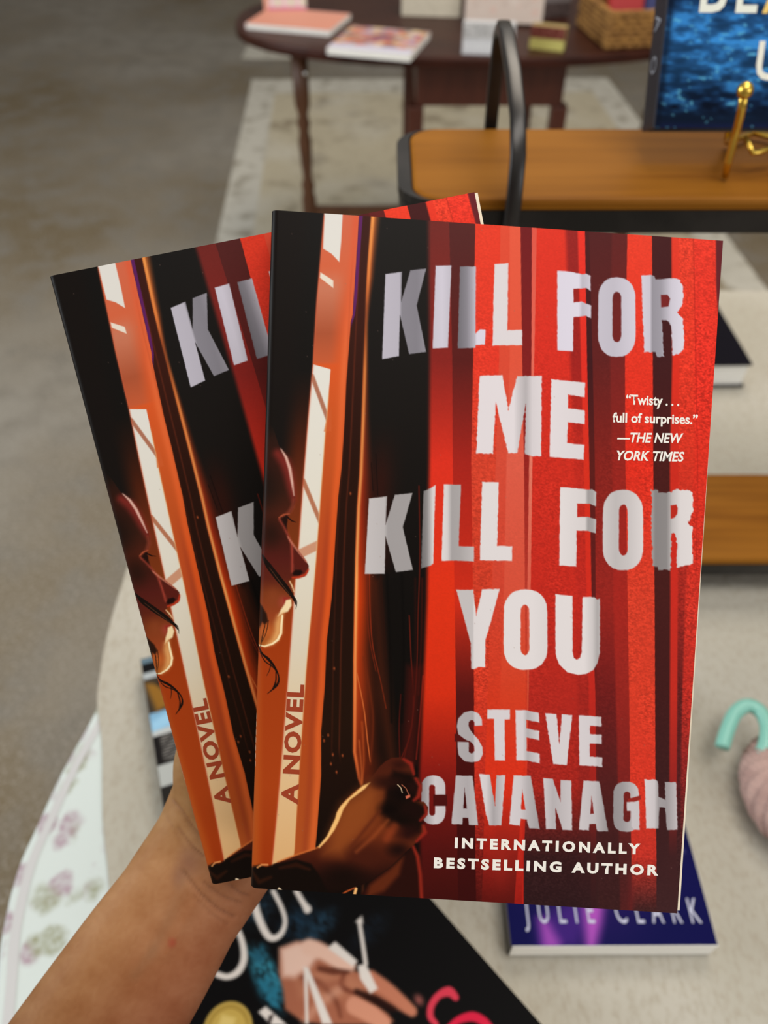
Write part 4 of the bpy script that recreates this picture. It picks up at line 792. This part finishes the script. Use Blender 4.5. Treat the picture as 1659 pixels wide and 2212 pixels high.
bb = book('blue sea-surface hardback leaning on a brass easel on the upper shelf', None, MU, Wu, Hu, TU, p_blue, nx=220, ny=330, hard=True, base=(14,24,44),
     back=mat('midnight_spine', (22, 24, 38), rough=.4), letters=[(c, on_pl(x0, y0), on_pl(x1, y0), 25 if y0 < 99 else 21, col, dict(bold=.015)) for c, x0, x1, y0, col in (('B', 1510, 1566, 25, (236,240,230)), ('L', 1588, 1634, 26, (236,240,230)), ('A', 1646, 1712, 27, (240,206,120)), ('U', 1629, 1690, 171, (238,238,226)))])
v_, f_ = text2d('A  O', .0, 0, 1.3); mb = MB()
mb.add([(-.00135, -.172-p[0]*.0095, -.0165+p[1]*.011) for p in v_], f_); mb.build('spine_lettering', mat('spine_ink', (150, 156, 168), rough=.5), bb)
# pink ribbed ornament with a mint hook
orn_c = at(1700, 1745, LZ0); orn = empty('ribbed_ornament', Vector((orn_c.x, orn_c.y, LZ0)), 'dusty pink ribbed round ornament with curled mint green hook at right edge', 'ornament')
M_MINT = mat('mint_plastic', (126, 186, 172), rough=.35); M_RIB = mat('pink_ribbed', (176, 146, 138), rough=.8, noise=(60, (150, 120, 114), .4, .7))
rb = MB(); rings = []; NR = 220
for i in range(21):
    a = math.pi*i/20; r0 = .0375*math.sin(a)**.85+1e-4; z = .022-.022*math.cos(a)
    rings.append([(r0*(1+.09*math.cos(22*(t+.5*a)))*math.cos(t), r0*(1+.09*math.cos(22*(t+.5*a)))*math.sin(t)*1.25, z) for t in [2*math.pi*k/NR for k in range(NR)]])
rb.loft(rings); rb.build('ribbed_body', M_RIB, orn, True)
hk = [(1560,1614,.028),(1572,1575,.031),(1588,1541,.034),(1614,1524,.036),(1641,1536,.036),(1656,1566,.036),(1654,1605,.034),(1642,1636,.029),(1634,1668,.022),(1650,1700,.018)]
MB().tube([tuple(p-orn.location) for p in spline([at(a, b, LZ0+c) for a, b, c in hk], 6)], [.0056]*30+[.0054]*12+[.004]*13, 14).build('hook', M_MINT, orn, True)
# ------------------------------------------------------------------ dark drop-leaf table at the back
M_MAHO = mat('mahogany', (60, 30, 22), rough=0.4, spec=.18, noise=[(4, (42, 20, 15), .4, .7, 5, (1.5, 18, 18)), (2, (76, 42, 28), .5, .75, 2)])
M_MAHR = mat('mahogany_red', (80, 38, 25), rough=0.42, noise=(5, (66, 28, 18), .4, .7, 4, (18, 18, 1.4)))
M_WALN = mat('walnut_leg', (86, 52, 28), rough=0.45, noise=(6, (70, 40, 22), .4, .7, 4, (14, 14, 1.4)))
dt = empty('drop_leaf_table', Vector((.25, 2.47, 0)), 'dark polished oval drop leaf table on turned legs behind the stand', 'table')
def oval(a, b, n=72, e=2.3): return [(a*math.copysign(abs(math.cos(t))**(2/e), math.cos(t)), b*math.copysign(abs(math.sin(t))**(2/e), math.sin(t))) for t in [2*math.pi*k/n for k in range(n)]]
bevel_prism(oval(.66, .36), .727, .75, .006).build('tabletop', M_MAHO, dt, False)
MB().box(-.165, .22, -.285, -.265, .615, .7265, .002).build('apron', M_MAHR, dt)
MB().box(-.165, .22, .265, .285, .615, .7265, .002).build('apron', M_MAHR, dt)
MB().box(-.165, -.145, -.264, .264, .615, .7265, .002).build('apron', M_MAHR, dt); MB().box(.20, .22, -.264, .264, .615, .7265, .002).build('apron', M_MAHR, dt)
for x in (-.166, .216):
    for y in (-.268, .268):
        MB().box(x-.021, x+.021, y-.021, y+.021, .0098, .614, .003).build('leg', M_MAHR, dt)
def turned(x, y):
    pr = [(.016,.0098),(.02,.02),(.017,.04),(.019,.10),(.021,.26),(.021,.34),(.016,.36),(.020,.38),(.013,.40),(.017,.46),(.019,.50),(.014,.53),(.019,.55),(.013,.57),(.021,.60),(.022,.7265)]
    return MB().lathe(pr, (x, y, 0), 20)
for x, y in ((-.472,-.22),(.50,-.15)):
    turned(x, y).build('gate_leg', M_WALN, dt, True)
    MB().box(min(x,0)+.0 if x < 0 else .23, 0-.187 if x < 0 else x, y-.012, y+.012, .285, .315, .003).build('stretcher', M_WALN, dt)
MB().tube([(-.455,-.2375,.68),(-.455,-.2445,.68)], .006, 10).build('knob', mat('nickel', (190,188,184), rough=.3, metal=1), dt, True)
# things on it
BT = .751
def box_thing(name, label, cat, c, sx, sy, sz, yaw, m, bev=.003, group=None, top=None, lean=0):
    r = empty(name, Matrix.Translation(c) @ Matrix.Rotation(yaw, 4, 'Z') @ Matrix.Rotation(lean, 4, 'X'), label, cat, group)
    MB().box(-sx/2, sx/2, -sy/2, sy/2, 0, sz, bev).build('body', m, r); return r
def quad_book(name, label, cat, nl, nr, depth, T, paint_fn, nx=60, ny=60, base=(200,150,130), pagemat=None):
    a = at(*nl, BT+T); b = at(*nr, BT+T); xd = b-a; yd = Vector((-xd.y, xd.x, 0)).normalized(); Wq = xd.length
    r = book(label, None, flat_pose(a+yd*depth, xd), Wq, depth, T, paint_fn, nx, ny, base=base, pagemat=pagemat, back=mat('card_'+name, base, rough=.6), name=name); r['category'] = cat; return r, Wq
def p_pink(K): K.C[:] = vgrad([(0,(222,158,138)),(300,(216,146,126))])(K.X, K.Y); K.poly([(0,0),(400,0),(400,4),(0,4)], (226,170,176), 2)
quad_book('gift_book', 'flat salmon pink book lying at left end of the dark table', 'book', (530,50), (712,66), .17, .014, p_pink, base=(230,170,176))
def p_puz(K):
    rr = random.Random(5); hh_ = K.Y.max(); ww = K.X.max(); K.C[:] = (196, 170, 160)
    for k in range(170):
        c = rr.choice([(214,150,70),(196,110,80),(150,110,140),(170,150,190),(206,190,180),(120,110,110),(210,90,60),(226,206,170),(150,150,150),(190,120,130)])
        K.blob((rr.uniform(0,ww), rr.uniform(0,hh_*.85)), (rr.uniform(8,22), rr.uniform(6,16)), c, .95, .4)
    K.blob((ww*.5, hh_*.42), (48,34), (130,80,100), .9, .5)
    K.poly([(0,hh_*.80),(ww,hh_*.80),(ww,hh_),(0,hh_)], (206,204,222), 2)
quad_book('picture_book', 'thin colourful patchwork picture book with white band lying on dark table', 'book', (706,102), (886,118), .20, .016, p_puz, base=(214,210,222))
# upright and small pieces
def upright(name, label, cat, bl_, br_, z, hgt, thick, lean, paint_fn, base, letters=(), nx=60, ny=60):
    a = at(*bl_, z); b = at(*br_, z); xd = (b-a); Wq = xd.length; x = xd.normalized(); yd = Vector((-x.y, x.x, 0)); upv = Vector((0,0,1))*math.cos(lean)+yd*math.sin(lean); nzv = x.cross(upv)
    M = Matrix.Identity(4); o = a+upv*hgt
    for i in range(3): M[i][0] = x[i]; M[i][1] = upv[i]; M[i][2] = nzv[i]; M[i][3] = o[i]
    r = empty(name, M, label, cat)
    u, v = np.meshgrid(np.linspace(0,1,nx), np.linspace(0,1,ny)); u = u.ravel(); v = v.ravel()
    K = Canvas(u*Wq*1000, v*hgt*1000, base); paint_fn(K); ev, ef, ec = [], [], []; n0 = nx*ny
    for txt, a_, b_, cap, col, kw in letters:
        vv, ff = text2d(txt, kw.get('bold', .01)); a_ = np.array(a_, float); b_ = np.array(b_, float); dx = (b_-a_)/vv[:,0].max(); nn = np.array([dx[1], -dx[0]]); nn = nn/np.linalg.norm(nn)*cap; p = a_+vv[:, :1]*dx+vv[:, 1:]*nn
        q = n0+len(ev); ev += np.stack([p[:,0]/1000, -p[:,1]/1000, np.full(len(p), .0004)], -1).tolist(); ec += [col]*len(p); ef += [tuple(k+q for k in t) for t in ff]
    me = grid_mesh('front_panel', np.stack([u*Wq, -v*hgt, 0*u+.0003], -1), nx, ny, ev, ef); set_ink(me, np.vstack([K.C, np.array(ec).reshape(-1,3)]) if ec else K.C, .92)
    link('front_panel', me, M_PRINT_SATIN, r)
    MB().box(0, Wq, -hgt, 0, -thick, 0, .002).build('body', mat(name+'_card', base, rough=.7), r)
    return r
def p_stripe(K):
    hh_ = K.Y.max(); K.C[:] = (232,226,216)
    for k, c in enumerate([(206,226,196),(236,230,220),(226,200,220),(240,236,226)]*8): K.poly([(k*9,0),(k*9+6,0),(k*9+6,hh_),(k*9,hh_)], c, 1.5)
    for yy in range(0, 200, 12): K.poly([(0,yy),(300,yy),(300,yy+3),(0,yy+3)], (238,206,220), 1, .5)
    K.poly([(0,hh_-7),(400,hh_-7),(400,hh_),(0,hh_)], (216,130,170), 1.5); K.poly([(0,0),(16,0),(12,hh_),(0,hh_)], (232,170,150), 2)
upright('gift_box', 'pink and pastel striped gift box standing at left end of dark table', 'box', (571,22), (662,21), BT+.0145, .09, .05, .0, p_stripe, (226,170,170))
def p_cream(K): K.C[:] = (212,204,186); K.C += (vnoise(K.X/8, K.Y/2)-.5)[:, None]*18
upright('book_stack_box', 'cream box standing behind the colourful flat book on dark table', 'box', (867,34), (993,38), BT, .10, .05, .0, p_cream, (206,198,180))
def p_card(K):
    K.C[:] = (222,206,196)
    for k in range(26):
        rr = random.Random(k); K.blob((rr.uniform(0,200), rr.uniform(0,120)), (rr.uniform(5,14),)*2, rr.choice([(230,190,178),(206,188,178),(234,222,214)]), .7)
upright('greeting_card_box', 'pale pink floral card box standing upright at the table centre', 'box', (1003,46), (1170,53), BT+.006, .14, .03, .04, p_card, (214,200,192))
def p_white(K):
    hh_ = K.Y.max(); K.C[:] = (190,190,192); K.C += (vnoise(K.X/6, K.Y/5)-.5)[:, None]*50; K.poly([(0,hh_*.5),(200,hh_*.5),(200,hh_),(0,hh_)], (214,216,222), 2)
    for k in range(12): K.poly([(6+k*9,hh_*.62),(10+k*9,hh_*.62),(10+k*9,hh_*.9),(6+k*9,hh_*.9)], (236,238,242), 1)
upright('trinket_box', 'small grey and white patterned box beside the iron handle on dark table', 'box', (997,117), (1108,121), BT, .068, .03, .0, p_white, (196,196,200))
def p_yel(K):
    hh_ = K.Y.max(); K.C[:] = (120,66,58); K.C += (vnoise(K.X/3, K.Y/2.5)-.5)[:, None]*70; K.poly([(0,hh_*.52),(120,hh_*.52),(120,hh_),(0,hh_)], (206,200,120), 2)
upright('soap_box', 'tiny box with yellow lower half and red top on dark table', 'box', (1142,105), (1216,113), BT, .052, .03, .0, p_yel, (160,140,90))
def p_drk(K): K.C[:] = (92,80,80); K.C += (vnoise(K.X/3, K.Y/2)-.5)[:, None]*60; K.poly([(0,20),(90,20),(90,44),(0,44)], (150,146,150), 4, .8)
upright('slate_sign', 'small dark grey block with pale lettering beside the wicker basket', 'sign', (1173,40), (1229,36), BT, .08, .03, .0, p_drk, (70,60,60))
# wicker basket with books
M_WICK = mat('wicker', (170, 124, 62), rough=.75, noise=(34, (118, 78, 34), .4, .7, 3, (1, 1, 2.2)), bump=(120, .9, .006, (1, 1, 2.5)))
bc = at(1308,107,BT); bl2 = at(1230,54,BT); br2 = at(1421,106,BT); ux = (br2-bc).normalized(); uy = (bl2-bc); by = uy.length; uy.normalize()
Mb = Matrix.Identity(4)
for i in range(3): Mb[i][0] = ux[i]; Mb[i][1] = uy[i]; Mb[i][2] = (0,0,1)[i]; Mb[i][3] = bc[i]
bk = empty('wicker_basket', Mb, 'rectangular golden wicker basket at right end of the dark table', 'basket'); BW, BD, BH, bt = .34, max(by, .2), .082, .012
def wall(x0, x1, y0, y1, along):
    mb = MB(); rows = 7
    for k in range(rows):
        z0 = BH*k/rows; r = BH/rows*.56; L_n = 46; p0 = (x0, y0); p1 = (x1, y1); pts = []
        for j in range(L_n+1):
            t = j/L_n; wv = .0022*math.sin(j*math.pi*.5+(math.pi/2 if k%2 else -math.pi/2)); pts.append((x0+(x1-x0)*t+(0 if along == 'x' else wv), y0+(y1-y0)*t+(wv if along == 'x' else 0), z0+r))
        mb.tube(pts, r, 8)
    return mb
wall(0, BW, 0, 0, 'x').build('front_weave', M_WICK, bk, True); wall(0, BW, BD, BD, 'x').build('back_weave', M_WICK, bk, True)
wall(0, 0, 0, BD, 'y').build('side_weave', M_WICK, bk, True); wall(BW, BW, 0, BD, 'y').build('side_weave', M_WICK, bk, True)
MB().box(.004, BW-.004, .004, BD-.004, .0005, .006).build('base', M_WICK, bk)
def basket_book(name, label, ly, lx, hgt, wd, col, lean):
    o = bc+ux*lx+uy*ly+Vector((0,0,.007)); M = Mb.copy()
    for i in range(3): M[i][3] = o[i]
    r = empty(name, M @ Matrix.Rotation(lean, 4, 'X'), label, 'book', 'books leaning in the wicker basket'); mm = mat(name+'_cover', col, rough=.45)
    MB().box(0, wd, -.0115, -.0100, 0, hgt, .0005).build('front_cover', mm, r); MB().box(0, wd, .0100, .0115, 0, hgt, .0005).build('back_cover', mm, r); MB().box(-.001, .0015, -.0099, .0099, 0, hgt).build('spine', mm, r); MB().box(.0016, wd-.003, -.0099, .0099, .002, hgt-.003).build('page_block', M_PAGEW, r); return r
basket_book('red_book', 'red book leaning in the wicker basket, left of the navy one', .035, .014, .15, .085, (168, 34, 34), -.25)
basket_book('navy_book', 'navy blue book leaning in the wicker basket, right of the red one', .035, .104, .15, .06, (44, 50, 104), -.25)
basket_book('grey_book', 'pale grey book at the right of the navy one in the wicker basket', .035, .170, .14, .09, (176, 176, 186), -.25)

# ------------------------------------------------------------------ the person's arm and hand
def W3_(px, py, Z): return ray(px, py, Z)
toCam = -FWD
def section(c, t, hw, ht, n=26, e=2.3, fl=0.0):
    t = t.normalized(); sd = t.cross(FWD).normalized(); th = sd.cross(t).normalized(); o = []
    for k in range(n):
        a = 2*math.pi*k/n; ca, sa = math.cos(a), math.sin(a)
        o.append(tuple(c+sd*hw*math.copysign(abs(ca)**(2/e), ca)+th*ht*math.copysign(abs(sa)**(2/e), sa)))
    return o
def limb(mb, stations, n=26, k=6, e=2.2):
    P = spline([W3_(*s[:3]) for s in stations], k); m = len(P); ss = np.linspace(0, len(stations)-1, m)
    hw = np.interp(ss, range(len(stations)), [s[3] for s in stations]); ht = np.interp(ss, range(len(stations)), [s[4] for s in stations]); rings = []
    for i, p in enumerate(P):
        t = P[min(i+1, m-1)]-P[max(i-1, 0)]; rings.append(section(p, t, hw[i], ht[i], n, e))
    mb.loft(rings)
def finger(mb, pts, rs):
    P = spline([W3_(*p) for p in pts], 6); r = np.interp(np.linspace(0, 1, len(P)), np.linspace(0, 1, len(rs)), rs); mb.tube(P, list(r), 16); mb.ball(tuple(P[-1]), float(r[-1]), 16)
hm = MB()
mm_ = .001
limb(hm, [(-190,2860,.292,36*mm_,27*mm_),(66,2450,.296,32*mm_,24*mm_),(274,2130,.299,28.6*mm_,20.5*mm_),(385,1958,.3025,25.6*mm_,17*mm_),(463,1840,.3065,26.0*mm_,16.2*mm_),(520,1745,.3085,29*mm_,15.5*mm_),(580,1640,.3075,35*mm_,15*mm_),(640,1530,.3065,39*mm_,13.5*mm_),(680,1450,.306,38*mm_,10*mm_),(700,1410,.306,33*mm_,6*mm_)])
limb(hm, [(440,1830,.3060,11*mm_,11*mm_),(450,1735,.3065,13.5*mm_,13*mm_),(452,1650,.3055,14*mm_,13.5*mm_),(470,1540,.304,12*mm_,11*mm_)], e=2)
finger(hm, [(470,1560,.305),(462,1450,.303),(470,1340,.300),(492,1235,.2975)], [11.5*mm_,10.5*mm_,9.5*mm_,7.5*mm_])
finger(hm, [(540,1470,.307),(560,1330,.305),(585,1180,.2995),(612,1040,.2925)], [9.5*mm_,8.8*mm_,8.2*mm_,6.8*mm_])
finger(hm, [(625,1430,.307),(670,1270,.305),(705,1100,.299),(735,960,.292)], [9.8*mm_,9.2*mm_,8.4*mm_,7*mm_])
finger(hm, [(710,1430,.307),(765,1285,.305),(812,1130,.299),(850,1000,.292)], [9.4*mm_,8.6*mm_,8*mm_,6.6*mm_])
finger(hm, [(775,1470,.307),(840,1365,.305),(895,1255,.301),(938,1160,.295)], [8.4*mm_,7.6*mm_,7*mm_,6*mm_])
tmp = hm.build('body_rough', None)
md = tmp.modifiers.new('r', 'REMESH'); md.mode = 'VOXEL'; md.voxel_size = .0010; md.use_smooth_shade = True
sm_ = tmp.modifiers.new('s', 'SMOOTH'); sm_.factor = .5; sm_.iterations = 14
bpy.context.view_layer.update(); dg = bpy.context.evaluated_depsgraph_get()
pm = bpy.data.meshes.new_from_object(tmp.evaluated_get(dg)); bpy.data.objects.remove(tmp); pm.name = 'person'
nv = len(pm.vertices); co = np.empty(nv*3, np.float32); pm.vertices.foreach_get('co', co); co = co.reshape(-1, 3).astype(float)
no = np.empty(nv*3, np.float32); pm.vertices.foreach_get('normal', no); no = no.reshape(-1, 3)
sx_, sy_ = project(co); facing = sm((no@np.array(toCam)-.05)/.5)
Kp = Canvas(sx_, sy_, (184, 136, 100))
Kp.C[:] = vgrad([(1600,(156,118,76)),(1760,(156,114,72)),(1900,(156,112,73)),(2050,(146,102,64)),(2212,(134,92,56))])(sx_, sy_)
tn = vnoise(sx_/34, sy_/34); Kp.C += (tn-.5)[:, None]*np.array([14, 16, 16]); Kp.C += (vnoise(sx_/7+9, sy_/7)-.5)[:, None]*np.array([7, 8, 8])
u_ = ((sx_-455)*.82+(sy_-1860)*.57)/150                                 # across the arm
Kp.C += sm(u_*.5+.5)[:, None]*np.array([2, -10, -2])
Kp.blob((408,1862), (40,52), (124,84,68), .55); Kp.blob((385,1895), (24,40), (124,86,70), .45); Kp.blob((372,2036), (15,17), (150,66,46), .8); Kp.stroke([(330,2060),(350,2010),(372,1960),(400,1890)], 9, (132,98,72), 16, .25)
Kp.stroke([(290,2110),(330,2050)], 8, (130,98,72), 14, .25)
disp = np.zeros(nv)
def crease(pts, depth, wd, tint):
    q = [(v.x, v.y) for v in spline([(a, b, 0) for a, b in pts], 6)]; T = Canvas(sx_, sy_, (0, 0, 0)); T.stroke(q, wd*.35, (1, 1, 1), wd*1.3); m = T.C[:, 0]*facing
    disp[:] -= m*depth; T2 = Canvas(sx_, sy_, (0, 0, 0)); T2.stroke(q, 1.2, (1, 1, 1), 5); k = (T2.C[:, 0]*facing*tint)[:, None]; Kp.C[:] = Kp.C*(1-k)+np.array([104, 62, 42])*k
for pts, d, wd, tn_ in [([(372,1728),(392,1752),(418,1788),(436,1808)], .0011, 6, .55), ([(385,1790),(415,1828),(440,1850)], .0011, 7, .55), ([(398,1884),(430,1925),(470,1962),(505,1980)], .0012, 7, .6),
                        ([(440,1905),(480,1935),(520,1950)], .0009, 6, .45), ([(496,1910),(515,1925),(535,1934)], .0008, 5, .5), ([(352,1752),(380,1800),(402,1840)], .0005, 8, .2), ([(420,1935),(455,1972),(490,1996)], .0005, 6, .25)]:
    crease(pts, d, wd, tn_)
for pts, h in [([(300,2090),(345,2010),(400,1920)], .0006), ([(360,2060),(400,1990),(450,1900)], .0007)]:   # tendons and vein
    T = Canvas(sx_, sy_, (0,0,0)); T.stroke(pts, 4, (1,1,1), 22); disp += T.C[:, 0]*facing*h
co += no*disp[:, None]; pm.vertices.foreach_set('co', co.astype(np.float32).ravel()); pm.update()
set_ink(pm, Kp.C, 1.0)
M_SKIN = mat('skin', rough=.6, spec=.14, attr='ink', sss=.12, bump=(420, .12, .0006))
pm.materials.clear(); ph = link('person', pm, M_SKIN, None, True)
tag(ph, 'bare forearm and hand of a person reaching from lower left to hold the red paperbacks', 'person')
